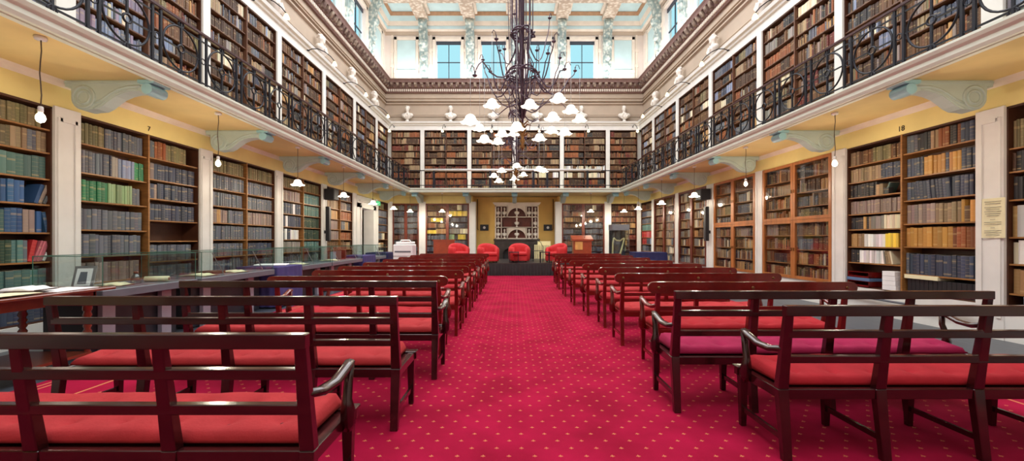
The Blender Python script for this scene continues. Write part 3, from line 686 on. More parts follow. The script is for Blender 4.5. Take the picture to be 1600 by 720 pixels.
# choose the 300 largest in view as things, the rest as one stuff object
def project(p):
    x, y, z = p
    if y < .5: return None
    return 803+640*x/y, 374-640*(z-1.4)/y
def score(b):
    if not b['ok']: return -1
    fn = FRAMES[b['side']]; a = project(fn(b['t'], b['d'], b['z'])); c = project(fn(b['t']+b['w'], b['d'], b['z']+b['h']))
    if a is None or c is None: return -1
    mx, my = (a[0]+c[0])/2, (a[1]+c[1])/2
    if not (4 < mx < 1596 and 4 < my < 640): return -1
    if b['side'] == 'left' and b['z'] < .7: return -1
    return abs(a[0]-c[0])*abs(a[1]-c[1])
for b in BOOKS: b['s'] = score(b)
BOOKS.sort(key=lambda b: -b['s'])
N_THING = 300
def book_geo(b, org=None):
    fn = FRAMES[b['side']]; w, h, dep = b['w'], b['h'], b['dep']; bulge = min(.008, w*.18)
    cs = [(0, 0), (w*.22, bulge*.75), (w*.5, bulge), (w*.78, bulge*.75), (w, 0), (w, -dep), (0, -dep)]
    ang = math.radians(b['ang']); ca, sa = math.cos(ang), math.sin(ang)
    vs = []
    for hz in (0, h):
        for (x, d) in cs:
            X = x*ca+hz*sa; H = -x*sa+hz*ca
            vs.append((X, d, H))
    mn = min(v[2] for v in vs); mx0 = min(v[0] for v in vs)
    offx = b['t']-mx0 if b['ang'] < 0 or b['ang'] > 0 else b['t']
    vs = [fn(v[0]+offx, b['d']-bulge+v[1], b['z']+v[2]-mn+.001) for v in vs]
    n = 7
    fs = [(i, i+1, n+i+1, n+i) for i in range(4)]+[(4,5,n+5,n+4),(6,0,n,n+6),(5,6,n+6,n+5),tuple(range(n, 2*n)),(6,5,4,3,2,1,0)]
    if b['side'] != 'right': fs = [f[::-1] for f in fs]
    return vs, fs
def attrs(me, cols, uvs):
    ca = me.attributes.new('Col', 'FLOAT_COLOR', 'CORNER'); ca.data.foreach_set('color', np.array(cols, dtype=np.float32).ravel())
    uv = me.uv_layers.new(name='UVMap'); uv.data.foreach_set('uv', np.array(uvs, dtype=np.float32).ravel())
def book_attr(b, fs):
    c = lin(b['col']); pg = lin((205, 192, 165)); cols = []; uvs = []
    al = 1.0 if b['cn'] not in ('white', 'cream', 'yellow', 'grey', 'lgreen') else .25
    for i, f in enumerate(fs):
        top = i == 7
        for v in f:
            cols.append((pg if top else c)+(al,)); uvs.append(((.999 if v >= 7 else .001) if i < 4 else -1, b['r']))
    return cols, uvs
V = []; F = []; CC = []; UU = []
per_shelf = {}
for b in BOOKS[:N_THING]:
    per_shelf.setdefault((b['side'], b['bay'], b['row'], b['z'] > 3.7), [])
full = {}
for b in BOOKS: full.setdefault((b['side'], b['bay'], round(b['z'], 3)), []).append(b)
for k, l in full.items():
    l.sort(key=lambda b: b['t'] if b['side'] != 'right' else -b['t'])
    # only books inside the frame get counted for ordinals
    vis = [b for b in l if b['s'] > 0]
    for i, b in enumerate(vis): b['ord'] = i
for i, b in enumerate(BOOKS):
    vs, fs = book_geo(b); cols, uvs = book_attr(b, fs)
    if i < N_THING:
        org = vs[0]
        me = bpy.data.meshes.new('book'); me.from_pydata([tuple(p[k]-org[k] for k in range(3)) for p in vs], [], fs); me.materials.append(M['book']); attrs(me, cols, uvs)
        o = bpy.data.objects.new('book', me); COL.objects.link(o); o.location = org
        loc = ('gallery' if b['z'] > 3.7 else 'lower')
        bayn = b['bay']//2
        where = {('left',1): 'nearest left-wall case', ('left',2): 'left-wall case with green rows', ('left',3): 'third left-wall case', ('right',1): 'edge case on right wall', ('right',2): 'open right-wall case'}.get((b['side'], bayn), '%s-wall %s case %d' % (b['side'], loc, bayn))
        if b['z'] > 3.7: where = '%s gallery case, %s along' % (b['side'], ORD[bayn-12])
        half = 'near' if b['bay'] % 2 == 0 else 'far'
        tag(o, '%s book, %s in view, %s shelf down, %s half, %s' % (CN[b['cn']], ORD[min(b['ord'], 35)], ORD[b['row']], half, where), 'book',
            'volumes on the %s shelf of the %s' % (ORD[b['row']], where))
    else:
        o = len(V); V += vs; F += [tuple(q+o for q in f) for f in fs]; CC += cols; UU += uvs
me = bpy.data.meshes.new('books'); me.from_pydata(V, [], F); me.materials.append(M['book']); attrs(me, CC, UU)
o = bpy.data.objects.new('books', me); COL.objects.link(o); tag(o, 'thousands of smaller leather and cloth volumes filling the distant shelves', 'books', kind='stuff')

# items on the open right-hand case
def boxthing(name, label, cat, fn, t0, t1, d0, d1, z0, z1, m, group=None, bevel=.003):
    org = fn((t0+t1)/2, (d0+d1)/2, z0)
    o = MB().box(t0, t1, d0, d1, z0, z1).build(name, m, fn=fn, org=org, bevel=bevel); return tag(o, label, cat, group)
def tray(z, m, label, t0=7.75, t1=8.22):
    b = MB(); d0, d1 = -.3, .03; w = .012
    b.box(t0, t1, d0, d1, z, z+w); b.box(t0, t0+w, d0, d1, z, z+.1); b.box(t1-w, t1, d0, d1, z, z+.1); b.box(t0, t1, d0, d0+w, z, z+.1); b.box(t0, t1, d1-w, d1, z, z+.035)
    b.box(t0, t1, d0, d1, z+.1, z+.1+w)
    tag(b.build('letter_tray', m, fn=FR, org=FR((t0+t1)/2, 0, z)), label, 'tray')
tray(.49, 'mahogR', 'dark red wooden letter tray, lowest of the stack on the open right case'); 
boxthing('folder', 'blue-grey box folder lying between the red wooden letter trays', 'folder', FR, 7.73, 8.24, -.28, .04, .603, .66, 'trayblue')
tray(.662, 'mahogR', 'dark red wooden letter tray on top of the blue-grey folder')
for i in range(4): boxthing('pamphlet_pile', '%s white paper pile from bottom of the stack beside letter trays' % ORD[i], 'paper pile', FR, 7.22+.006*i, 7.48, -.26, .03, .49+.085*i, .49+.085*i+.082, 'paper', 'white paper piles')
boxthing('box_file', 'cream flat box lying across the black volumes on lowest right-wall shelf', 'box', FR, 6.55, 7.1, -.28, .0, .735, .80, 'paperc')
for i in range(16): 
    t = 7.08-i*.07
    boxthing('ledger', 'black volume on the bottom shelf of the open right case, %s from the left' % ORD[i], 'book', FR, t-.066, t, -.28, -.04, .491, .732, 'plasticb', 'black volumes on the bottom shelf')
for z, k in ((.02, 0), (.18, 1)):
    pass
for k, (z, d) in enumerate(((.52, .0), (.66, .0))):
    o = boxthing('archive_box', ('upper' if k else 'lower')+' blue-grey archive box with white label at right edge of photo', 'box', FR, 4.35, 5.42, -.30, .06, .492 if k == 0 else .568, .566 if k == 0 else .640, 'boxblue')
    MB().box(5.05, 5.28, .061, .064, .50+.076*k, .555+.076*k).build('label', 'paper', o, FR, tuple(o.location))
# notice on the pier
org = FR(5.72, .06, 1.5)
nt_ = thing('paper_notice', 'cream printed notice hung on white pier between two right-hand bookcases', 'notice', org)
b = MB(); n = 6
for i in range(n):
    t0 = 5.62+.27*i/n; t1 = 5.62+.27*(i+1)/n; dz = .012*math.sin(i*1.3)
    b.hexa([(t0,.055+dz,1.42),(t1,.055+.012*math.sin((i+1)*1.3),1.42),(t1,.058+.012*math.sin((i+1)*1.3),1.42),(t0,.058+dz,1.42)],
           [(t0,.055+dz*.4,1.98),(t1,.055+.005*math.sin((i+1)*1.3),1.98),(t1,.058+.005*math.sin((i+1)*1.3),1.98),(t0,.058+dz*.4,1.98)])
b.build('sheet', 'paperc', nt_, FR, org)
b = MB()
for z, hw in ((1.93,.10),(1.90,.09),(1.85,.10),(1.82,.08),(1.79,.10),(1.76,.09),(1.73,.07),(1.68,.03),(1.64,.10),(1.61,.10),(1.56,.025),(1.52,.10),(1.49,.1),(1.46,.08)): b.box(5.755-hw, 5.755+hw, .069, .071, z, z+.006)
b.build('printed_lines', 'ink', nt_, FR, org)

def text(body, loc, rot, size, m, name, label=None, cat=None, parent=None):
    cu = bpy.data.curves.new(name, 'FONT'); cu.body = body; cu.size = size; cu.align_x = 'CENTER'; cu.extrude = .002
    tmp = bpy.data.objects.new(name, cu); COL.objects.link(tmp)
    dg = bpy.context.evaluated_depsgraph_get(); me = bpy.data.meshes.new_from_object(tmp.evaluated_get(dg)); bpy.data.objects.remove(tmp)
    me.materials.clear(); me.materials.append(M[m])
    o = bpy.data.objects.new(name, me); COL.objects.link(o); o.location = loc; o.rotation_euler = rot
    if parent: o.parent = parent
    if label: tag(o, label, cat)
    return o
text('18', FR(7.145, .006, 3.29), (PI/2, 0, -PI/2), .13, 'inkd', 'case_number', 'dark painted number 18 on yellow wall above the open right bookcase', 'number')
text('7', FL(7.145, .006, 3.29), (PI/2, 0, PI/2), .12, 'inkd', 'case_number', 'small dark number 7 on yellow wall above the bookcase with green rows', 'number')

# ------------------------------------------------------------------ door on left
b = MB(); b.box(16.52, 16.95, -.36, .05, .02, 2.9); b.box(18.35, 18.81, -.36, .05, .02, 2.9); b.box(16.52, 18.81, -.36, .05, 2.72, 3.2)
b.box(16.85, 16.95, .05, .09, .02, 2.8); b.box(18.35, 18.45, .05, .09, .02, 2.8); b.box(16.85, 18.45, .05, .09, 2.72, 2.84); b.box(16.7, 18.6, .05, .12, 2.95, 3.03)
d = struct(b.build('door_1', 'white', fn=FL))
b = MB(); b.box(16.95, 18.35, -1.35, -1.3, .02, 2.75); b.box(16.9, 16.95, -1.35, -.36, .02, 2.75); b.box(18.35, 18.4, -1.35, -.36, .02, 2.75); b.box(16.9, 18.4, -1.35, -.36, 2.75, 2.8)
for z in (.2, 1.1, 1.95):
    for t in (17.05, 17.7): b.box(t, t+.5, -1.3, -1.285, z, z+.65)
b.build('reveal', 'white', d, FL)
g = thing('exit_sign', 'green illuminated exit sign with white running figure above left doorway', 'sign', FL(18.0, .6, 2.93))
MB().box(17.82, 18.2, .38, .44, 2.9, 3.08).build('panel', 'green', g, FL, tuple(g.location))
b = MB(); b.box(18.06, 18.14, .36, .38, 2.93, 3.06); b.bar((17.95,.37,3.0),(17.99,.37,3.04),.02); b.bar((17.99,.37,3.02),(17.96,.37,2.96),.02); b.bar((17.96,.37,2.96),(17.91,.37,2.93),.015); b.bar((17.97,.37,2.97),(18.01,.37,2.93),.015)
for dd in (.37, .445): b.box(17.86, 17.93, dd-.01, dd+.005, 2.96, 2.98)
b.build('figure', 'signw', g, FL, tuple(g.location))
MB().box(17.98, 18.03, 0, .4, 3.08, 3.1).build('mount', 'white', g, FL, tuple(g.location))

# ------------------------------------------------------------------ lamps
lights = []
def plight(loc, e, col=(1, .78, .5), r=.06, parent=None):
    l = bpy.data.lights.new('lamp_glow', 'POINT'); l.energy = e; l.color = col; l.shadow_soft_size = r
    o = bpy.data.objects.new('lamp_glow', l); COL.objects.link(o); o.location = loc
    if parent: o.parent = parent
    return o
def shade_mod(n=6):
    def f(a, r, z): k = max(0, min(1, (r-.05)/.075)); return (1+.10*k*math.cos(n*a), .012*k*math.cos(2*n*a)*0+.011*k*k*math.sin(n*a+1))
    return f
def shade_mesh(b, s=1):
    prof = [(.02,.080),(.034,.078),(.052,.068),(.066,.050),(.073,.024),(.083,.002),(.103,-.016),(.127,-.028)]
    prof = [(r*s, z*s) for r, z in prof]
    b.lathe(prof, (0,0,0), 36, lambda a, r, z: shade_mod()(a, r/s, z))
    b.lathe([(r*.95, z-.002) for r, z in prof[::-1]], (0,0,0), 36, lambda a, r, z: shade_mod()(a, r/s, z))
    return b
def pendant(loc, drop, shaded, label, s=1.0, e=40):
    g = thing('pendant_lamp', label, 'lamp', loc, group='pendant lamps under the gallery')
    MB().lathe([(.0,drop),(.05,drop),(.055,drop-.015),(.05,drop-.04),(.0,drop-.045)], n=14).build('ceiling_rose', 'white', g)
    n = 6; MB().tube([(.01*math.sin(i*1.5)*(1 if not shaded else .2), 0, .12+(drop-.16)*i/n) for i in range(n+1)], .006, 6).build('cord', 'cord', g)
    if shaded:
        shade_mesh(MB(), 1.25).build('shade', 'shade', g)
        MB().lathe([(.012,.17),(.022,.16),(.022,.1),(.012,.09)], n=10).build('lamp_holder', 'brass', g)
        MB().ell((0,0,.02), (.03,.03,.04), 10, 6).build('bulb', 'bulb', g)
        plight((0,0,-.06), e, (1,.88,.68), parent=g)
    else:
        MB().lathe([(.018,.12),(.024,.11),(.024,.06),(.018,.05)], n=10).build('lamp_holder', 'white', g)
        MB().lathe([(.0,-.06),(.03,-.045),(.042,-.015),(.036,.02),(.018,.05)], n=14).build('bulb', 'bulb', g)
        plight((0,0,-.1), 36, (1,.88,.68), parent=g)
    return g
PZ = [4.5, 7.2, 9.85, 12.5, 15.1, 17.7]
for i, z in enumerate(PZ):
    bare = i < 2
    pendant(FL(z, 1.17, 2.74), SOF-2.74, not bare, e=56, label=('bare bulb' if bare else 'scalloped white glass')+' pendant under left gallery, %s from the camera' % ORD[i])
    bare = i < 3
    pendant(FR(z, 1.12, 2.74), SOF-2.74, not bare, e=56, label=('bare bulb' if bare else 'scalloped white glass')+' pendant under right gallery, %s from the camera' % ORD[i])
for x, nm in ((-4.99, 'far left corner'), (-3.45, 'left of the alcove'), (3.7, 'right of the alcove'), (5.3, 'above the harp case')):
    pendant((x, 19.7, 2.76), SOF-2.76, True, 'scalloped white glass pendant under back gallery, '+nm, e=70)
# gallery goose-neck lamps
def gooseneck():
    g = thing('wall_lamp', 'x', 'lamp', group='goose-neck lamps over the gallery shelves')
    # local x outwards, z up; origin at mount
    MB().tube([(0,0,0),(.12,0,.05),(.3,0,.05),(.5,0,-.04),(.68,0,-.18),(.8,0,-.33)], .013, 8).build('arm', 'iron', g)
    MB().lathe([(0,-.012),(.04,-.012),(.04,.012),(0,.012)], n=12).build('mount', 'iron', g)
    MB().lathe([(.015,.07),(.03,.06),(.045,.03),(.062,-.01),(.075,-.05)], (.8,0,-.4), 16).build('shade', 'globe', g)
    MB().ell((.8,0,-.43), (.04,.04,.045), 10, 6).build('bulb', 'bulb', g)
    plight((.8,0,-.5), 10, (1,.82,.6), .05, g)
    return g
gn = gooseneck(); used = 0
for i, m in enumerate(mids[3:-1]+[19.9]):
    if i == 5: continue
    m = mids[3+i] if 3+i < len(mids)-1 else m
    place(gn, used, FL(m, .14, 7.12), 0, 'black goose-neck lamp over left gallery shelves, %s from the camera' % ORD[i]); used = 1
    place(gn, 1, FR(m, .14, 7.12), PI, 'black goose-neck lamp over right gallery shelves, %s from the camera' % ORD[i])
for i in range(6):
    x = ((-6.1, -3.5, -1.1, 1.25, 3.65, 6.05))[i]
    place(gn, 1, FB(x, .1, 7.12), -PI/2, 'black goose-neck lamp over back gallery shelves, %s from the left' % ORD[i])

# ------------------------------------------------------------------ chandeliers
def chandelier(cx, cy, label, shades, nstem, arms_only=None):
    g = thing('chandelier', label, 'chandelier', (cx, cy, CEIL), group=None)
    P = lambda x, y, z: (x, y, z-CEIL)
    b = MB()
    r_ = random.Random(int(cy*10))
    for i in range(nstem):
        a = 2*PI*i/nstem+r_.uniform(-.2, .2); ph = r_.uniform(-.3, .3)
        pts = []
        for (z, r) in ((12.8,.30),(9,.24),(7,.20),(5.6,.17),(4.85,.17),(4.5,.10),(4.2,.14),(3.9,.08),(3.4,.03)):
            if i % 2 and z in (4.2,): r = .27
            if i % 2 and z == 3.9: r = .2
            pts.append(P(r*math.cos(a+ph*(12.8-z)*.12), r*math.sin(a+ph*(12.8-z)*.12), z))
        b.tube(pts, .0095, 5)
    b.tube([P(0,0,12.8), P(.02,0,6), P(0,0,3.2)], [.022,.022,.02], 8)
    b.build('cable_stem', 'bronze', g)
    for (z, r) in ((4.78,.19),(4.12,.27)):
        b = MB()
        for k, dz in enumerate((0, .05, -.05)): b.tube([P((r+.015*math.sin(5*a+k))*math.cos(a), (r+.015*math.sin(5*a+k))*math.sin(a), z+dz*math.sin(3*a+k)) for a in [2*PI*q/36 for q in range(36)]], .014, 6, True)
        b.build('wreath_ring', 'bronze', g)
    b = MB()
    b.lathe([(r_0, z_+.14-CEIL) for r_0, z_ in ((0,2.72),(.02,2.75),(.045,2.79),(.022,2.83),(.05,2.88),(.025,2.93),(.04,3.0),(.065,3.06),(.04,3.12),(.02,3.18))], n=14)
    for i in range(9):
        a = i*2.4; z = 3.1+.05*i/2
        b.tube([P(.03*math.cos(a), .03*math.sin(a), z), P(.09*math.cos(a), .09*math.sin(a), z+.06), P(.15*math.cos(a+.3), .15*math.sin(a+.3), z+.04)], [.012,.014,.004], 6)
    b.build('finial', 'brass', g)
    # twisted branches
    b = MB()
    NB = 16 if nstem > 10 else 7
    for i in range(NB):
        a = 2*PI*i/NB+r_.uniform(-.15, .15); R = r_.uniform(.35, .75); z0 = r_.uniform(3.55, 3.9); up = r_.uniform(-.05, .35)
        pts = [P(.04*math.cos(a), .04*math.sin(a), z0-.2)]
        for q in range(1, 8):
            k = q/7; aa = a+.35*math.sin(k*5+i); rr = .04+R*k; pts.append(P(rr*math.cos(aa), rr*math.sin(aa), z0-.2+up*k+.08*math.sin(k*7+i)))
        b.tube(pts, [.012-.0010*q for q in range(8)], 5)
    b.build('twisted_branches', 'bronze', g)
    for i, (x, y, z, zt) in enumerate(shades):
        dx, dy = x-cx, y-cy; R = math.hypot(dx, dy); ux, uy = dx/R, dy/R
        zs = 4.1 if zt < 4.9 else 4.75; r0 = .26 if zs < 4.5 else .19
        Rt = max(R-.1, .1)
        pts = []
        n = 9
        for q in range(n+1):
            k = q/n; rr = r0+(Rt-r0)*(1-(1-k)**1.6) if Rt > r0 else r0+(Rt-r0)*k
            zz = zs-.28*math.sin(min(1, k*1.5)*PI)*(1-k*.4)+(zt-zs)*k**2.2
            pts.append(P(ux*rr, uy*rr, zz))
        b = MB(); b.tube(pts, [.013-.0006*q for q in range(n+1)], 6)
        tx, ty = ux*Rt, uy*Rt
        b.lathe([(0,zt-CEIL-.02),(.03,zt-CEIL),(.035,zt-CEIL+.015),(.006,zt-CEIL+.02),(.008,zt-CEIL+.07),(0,zt-CEIL+.08)], (tx, ty, 0), 10)
        b.tube([P(tx, ty, zt+.02), P(tx+ux*.02, ty+uy*.02, zt+.11), P(tx+ux*.07, ty+uy*.07, zt+.12), P(dx, dy, zt+.06)], .006, 5)
        ao = b.build('arm', 'bronze', g)
        MB().tube([P(dx, dy, zt+.06), P(dx, dy, z+.10)], .0028, 5).build('wire', 'wire', g)
        sh = shade_mesh(MB()); m = sh.mesh('shade', 'shade') ; s = bpy.data.objects.new('shade', m); COL.objects.link(s); s.parent = g; s.location = P(dx, dy, z)
        MB().ell((0,0,.0), (.035,.035,.04), 10, 6).build('bulb', 'bulb', s)
    return g
def from_px(x, y, w, d=.25): z = d*640/w; return ((x-803)*z/640, z, 1.4+(374-y)*z/640)
def mk(lst, cy):
    out = []
    for (x, y, w, yt) in lst:
        X, Y, Z = from_px(x, y, w); out.append((X, Y, Z+.02, max(Z+.35, 1.4+(374-yt)*Y/640)))
    return out
s1 = mk([(735,190.5,29,115),(749.5,202,21,97),(757,220,23.5,113),(768.8,165,26,58),(784.5,210.8,21.5,81),(778,223,20.5,83),(807.5,201,26,60),(803,210,19.5,27),(828,165.8,26,45),
         (843,217.5,22,83),(862,205.8,20.5,33),(863.8,185.5,25.5,81),(873,156,26,62),(882.5,208.8,22.5,93),(892,173.8,24.5,108),(905.8,188,22,113)], 6.7)
cx, cy = .14, 6.75
chandelier(cx, cy, 'large dark bronze chandelier with curling arms and sixteen glowing flower-shaped glass shades, the nearer one', s1, 12)
s2 = mk([(784,268,15,215),(771.8,276,14.5,218),(779.5,284,14.5,222),(808,260.5,15,200),(804,280.5,14.5,216),(842.5,265.8,15.5,214),(850,268,14,205),(818,274,13,210)], 11)
chandelier(.06, 11.0, 'second bronze chandelier with glowing flower-shaped shades hanging behind the larger near one', s2, 8)
for (x, y, z, e) in ((-.6, 5.6, 2.8, 14), (.9, 5.8, 2.9, 14), (.1, 7.6, 2.8, 14), (.2, 11, 2.6, 12)): 
    plight((x, y, z-.2), e, (1,.86,.66), .2)

# ------------------------------------------------------------------ busts
def bust_mesh(seed, vox=.014):
    r = random.Random(seed); b = MB()
    b.lathe([(.11,0),(.12,.02),(.10,.04),(.06,.08),(.05,.11),(.085,.13),(.08,.15)], n=16)
    b.ell((0,0,.27), (.24,.125,.135)); b.ell((.15,0,.29), (.11,.10,.09)); b.ell((-.15,0,.29), (.11,.10,.09)); b.ell((0,-.03,.22), (.15,.11,.12))
    b.tube([(0,.01,.3),(0,0,.40),(0,-.01,.48)], [.085,.062,.062], 10)
    for s in (-1, 1): b.tube([(s*.05,-.11,.36),(s*.12,-.13,.25),(s*.06,-.12,.17)], .02, 6)
    b.ell((0,-.01,.56), (.083,.10,.115)); b.ell((0,-.045,.50), (.055,.06,.065)); b.tube([(0,-.10,.585),(0,-.13,.545),(0,-.10,.535)], [.012,.018,.012], 6)
    b.ell((0,-.085,.605), (.06,.025,.014)); b.ell((0,-.095,.507), (.03,.016,.010)); b.ell((0,-.085,.465), (.03,.022,.02))
    for s in (-1, 1): b.ell((s*.085,.0,.555), (.014,.025,.033)); b.ell((s*.033,-.09,.578), (.014,.012,.010))
    for i in range(16):
        a = r.uniform(0, 2*PI); e = r.uniform(.1, 1.3); x = .08*math.cos(a)*math.cos(e*.9); y = .025+.085*math.sin(a)*math.cos(e*.9)
        b.ell((x, max(y, -.05), .60+.085*math.sin(e)), (.034,.034,.03), 8, 6)
    o = b.build('tmp', 'bust'); m = o.modifiers.new('r', 'REMESH'); m.mode = 'VOXEL'; m.voxel_size = vox; m.use_smooth_shade = True
    sm = o.modifiers.new('s', 'SMOOTH'); sm.iterations = 1; sm.factor = .4
    dg = bpy.context.evaluated_depsgraph_get(); me = bpy.data.meshes.new_from_object(o.evaluated_get(dg)); me.name = 'bust'; bpy.data.objects.remove(o)
    me.materials.clear(); me.materials.append(M['bust']); return me
BM = [bust_mesh(1), bust_mesh(2), bust_mesh(3)]; BS = bust_mesh(5, .03)
def bust(me, loc, rz, sc, label, group):
    o = bpy.data.objects.new('bust', me); COL.objects.link(o); o.location = loc; o.rotation_euler = (0,0,rz); o.scale = (sc,)*3; return tag(o, label, 'bust', group)
for i, x in enumerate((-5.47, -3.25, -1.05, 1.2, 3.47, 5.66)):
    bust(BM[i % 3], FB(x, -.08, LED+.001), .2*((i*2) % 3-1), 1.22, 'white plaster bust on the ledge above back gallery, %s from the left' % ORD[i], 'busts on the high ledge')
for i, t in enumerate(COLS[3:]):
    bust(BM[i % 3], FL(t, -.08, LED+.001), PI/2+.1, 1.22, 'white plaster bust on the ledge above left gallery, %s from the camera' % ORD[i], 'busts on the high ledge')
    bust(BM[(i+1) % 3], FR(t, -.08, LED+.001), -PI/2-.1, 1.22, 'white plaster bust on the ledge above right gallery, %s from the camera' % ORD[i], 'busts on the high ledge')

# ------------------------------------------------------------------ benches
def cushion(L, D, H, m, name='seat_cushion'):
    nx, ny = int(L/.02), 22; b = MB(); b.smooth = True
    tuf = [(.16+i*(L-.32)/max(1, round((L-.32)/.27)), y) for i in range(round((L-.32)/.27)+1) for y in (D*.28, D*.72)]
    def hgt(x, y):
        e = min(x, L-x, y, D-y); h = H*(.56+.52*y/D)*(1-max(0, 1-e/.04)**2.5*.7)
        for (tx, ty) in tuf:
            d2 = (x-tx)**2+(y-ty)**2
            if d2 < .03: th = math.atan2(y-ty, x-tx); h -= .014*math.exp(-d2/.0005)+.018*math.exp(-d2/.004)*(.6+.4*abs(math.cos(2*th)))
        return h+.004*math.sin(x*9)*math.sin(y*11)
    V = []; F = []
    for j in range(ny+1):
        for i in range(nx+1):
            x, y = L*i/nx, D*j/ny; V.append((x, y, hgt(x, y)))
    n0 = len(V)
    for j in range(ny+1):
        for i in range(nx+1): V.append((L*i/nx, D*j/ny, 0))
    for j in range(ny):
        for i in range(nx):
            a = j*(nx+1)+i; F.append((a, a+1, a+nx+2, a+nx+1)); F.append((n0+a, n0+a+nx+1, n0+a+nx+2, n0+a+1))
    for i in range(nx): F.append((i, n0+i, n0+i+1, i+1)); a = ny*(nx+1)+i; F.append((a, a+1, n0+a+1, n0+a))
    for j in range(ny): a = j*(nx+1); F.append((a, a+nx+1, n0+a+nx+1, n0+a)); a += nx; F.append((a, n0+a, n0+a+nx+1, a+nx+1))
    b.add(V, F)
    b.k = 1
    for (tx, ty) in tuf: b.ell((tx, ty, hgt(tx, ty)+.002), (.011, .011, .006), 10, 6)
    return b.mesh(name, [m, 'cushdark'])
SH = .45
def arm_parts(g, x, s, m):
    # x: end post position, s: outward direction (+1 right)
    b = MB()
    b.tube([(x,-.03,.71),(x+s*.02,.07,.685),(x+s*.04,.18,.69),(x+s*.05,.28,.725),(x+s*.05,.335,.745),(x+s*.045,.36,.735)], [.03,.032,.03,.028,.026,.02], 8, flat=(1.15,.7))
    b.build('arm_rest', m, g)
    b = MB()
    b.tube([(x+s*.05,.335,.735),(x+s*.045,.33,.64),(x+s*.05,.30,.56),(x+s*.055,.30,.50),(x+s*.05,.31,.43),(x+s*.045,.315,.385)], [.022,.021,.023,.034,.034,.018], 8, flat=(.8,1.2))
    b.build('arm_support', m, g)
def bench_A(L=2.48, arms=(), m='mahog'):
    g = thing('bench', 'x', 'bench', group=None)
    n = 4; xs = [L*i/n for i in range(n+1)]
    yb = lambda z: .0-.075*max(0, z-.45)/.54+(-.05*max(0, .45-z)/.45)
    for i, x in enumerate(xs):
        w = .034; b = MB()
        b.hexa([(x-w*.8,yb(0)-.022,.012),(x+w*.8,yb(0)-.022,.012),(x+w*.8,yb(0)+.022,.012),(x-w*.8,yb(0)+.022,.012)], [(x-w,-.026,.45),(x+w,-.026,.45),(x+w,.026,.45),(x-w,.026,.45)])
        b.hexa([(x-w,-.026,.45),(x+w,-.026,.45),(x+w,.026,.45),(x-w,.026,.45)], [(x-w*.72,yb(.985)-.018,.985),(x+w*.72,yb(.985)-.018,.985),(x+w*.72,yb(.985)+.018,.985),(x-w*.72,yb(.985)+.018,.985)])
        b.build('back_leg', m, g, bevel=.004)
    def rail(nm, z0, z1, th=.022, ext=.0, yy=None):
        y = yb((z0+z1)/2) if yy is None else yy
        MB().box(-ext, L+ext, y-th, y+th, z0, z1).build(nm, m, g, bevel=.004)
    rail('top_rail', .925, .99, .024, .028); rail('slat', .785, .832); rail('slat', .622, .668)
    b = MB(); b.box(0, L, -.02, .02, .385, .45); b.box(-.04, L+.04, .45, .49, .385, .445); b.box(-.028, .022, 0, .47, .385, .448); b.box(L-.022, L+.028, 0, .47, .385, .448)
    b.box(-.045, L+.045, .42, .505, .438, .456)
    for x in xs[1:-1]: b.box(x-.025, x+.025, 0, .46, .38, .44)
    b.box(.02, L-.02, .02, .45, .425, .442)
    b.build('seat_frame', m, g, bevel=.004)
    for x in xs: MB().hexa([(x-.02,.425,.012),(x+.02,.425,.012),(x+.02,.46,.012),(x-.02,.46,.012)], [(x-.03,.415,.39),(x+.03,.415,.39),(x+.03,.47,.39),(x-.03,.47,.39)]).build('front_leg', m, g, bevel=.003)
    for x in xs: MB().bar((x,yb(.13),.14),(x,.44,.14),.02,.035).build('stretcher', m, g)
    for s in arms: arm_parts(g, L if s > 0 else 0, s, m)
    return g
def bench_B(L=2.05, arms=(-1, 1), m='mahogR'):
    g = thing('bench', 'x', 'bench', group=None)
    xs = [.05, L/2, L-.05]
    yb = lambda z: .0-.07*max(0, z-.45)/.51+(-.04*max(0, .45-z)/.45)
    for x in xs:
        w = .026; b = MB()
        b.hexa([(x-w*.8,yb(0)-.02,.012),(x+w*.8,yb(0)-.02,.012),(x+w*.8,yb(0)+.02,.012),(x-w*.8,yb(0)+.02,.012)], [(x-w,-.024,.45),(x+w,-.024,.45),(x+w,.024,.45),(x-w,.024,.45)])
        b.hexa([(x-w,-.024,.45),(x+w,-.024,.45),(x+w,.024,.45),(x-w,.024,.45)], [(x-w*.8,yb(.95)-.012,.95),(x+w*.8,yb(.95)-.012,.95),(x+w*.8,yb(.95)+.012,.95),(x-w*.8,yb(.95)+.012,.95)])
        b.build('back_leg', m, g)
    r = .06; zc = .90; pts = []
    for i in range(9): a = math.radians(-90+22.5*i); pts.append((L+.0+r*math.cos(a), zc+r*math.sin(a)))
    for i in range(9): a = math.radians(90+22.5*i); pts.append((0+r*math.cos(a), zc+r*math.sin(a)))
    y = yb(.9); MB().prism(pts, y-.018, y+.018, 'y').build('top_rail', m, g)
    for x in xs: MB().ell((x, y-.02, zc), (.016, .008, .016), 10, 6).build('rail_boss', 'brass', g)
    for z in (.68,): MB().box(.05, L-.05, yb(z)-.014, yb(z)+.014, z-.02, z+.02).build('slat', m, g)
    b = MB(); b.box(.05, L-.05, -.018, .018, .385, .45); b.box(.0, L, .43, .47, .385, .445); b.box(.03, .07, 0, .45, .385, .448); b.box(L-.07, L-.03, 0, .45, .385, .448); b.box(.05, L-.05, .02, .44, .43, .444)
    b.build('seat_frame', m, g)
    for x in xs: MB().hexa([(x-.016,.425,.012),(x+.016,.425,.012),(x+.016,.455,.012),(x-.016,.455,.012)], [(x-.024,.42,.39),(x+.024,.42,.39),(x+.024,.465,.39),(x-.024,.465,.39)]).build('front_leg', m, g)
    for x in (xs[0], xs[-1]): MB().bar((x,yb(.13),.14),(x,.44,.14),.018,.03).build('stretcher', m, g)
    for s in arms: arm_parts(g, L-.05 if s > 0 else .05, s, m)
    return g
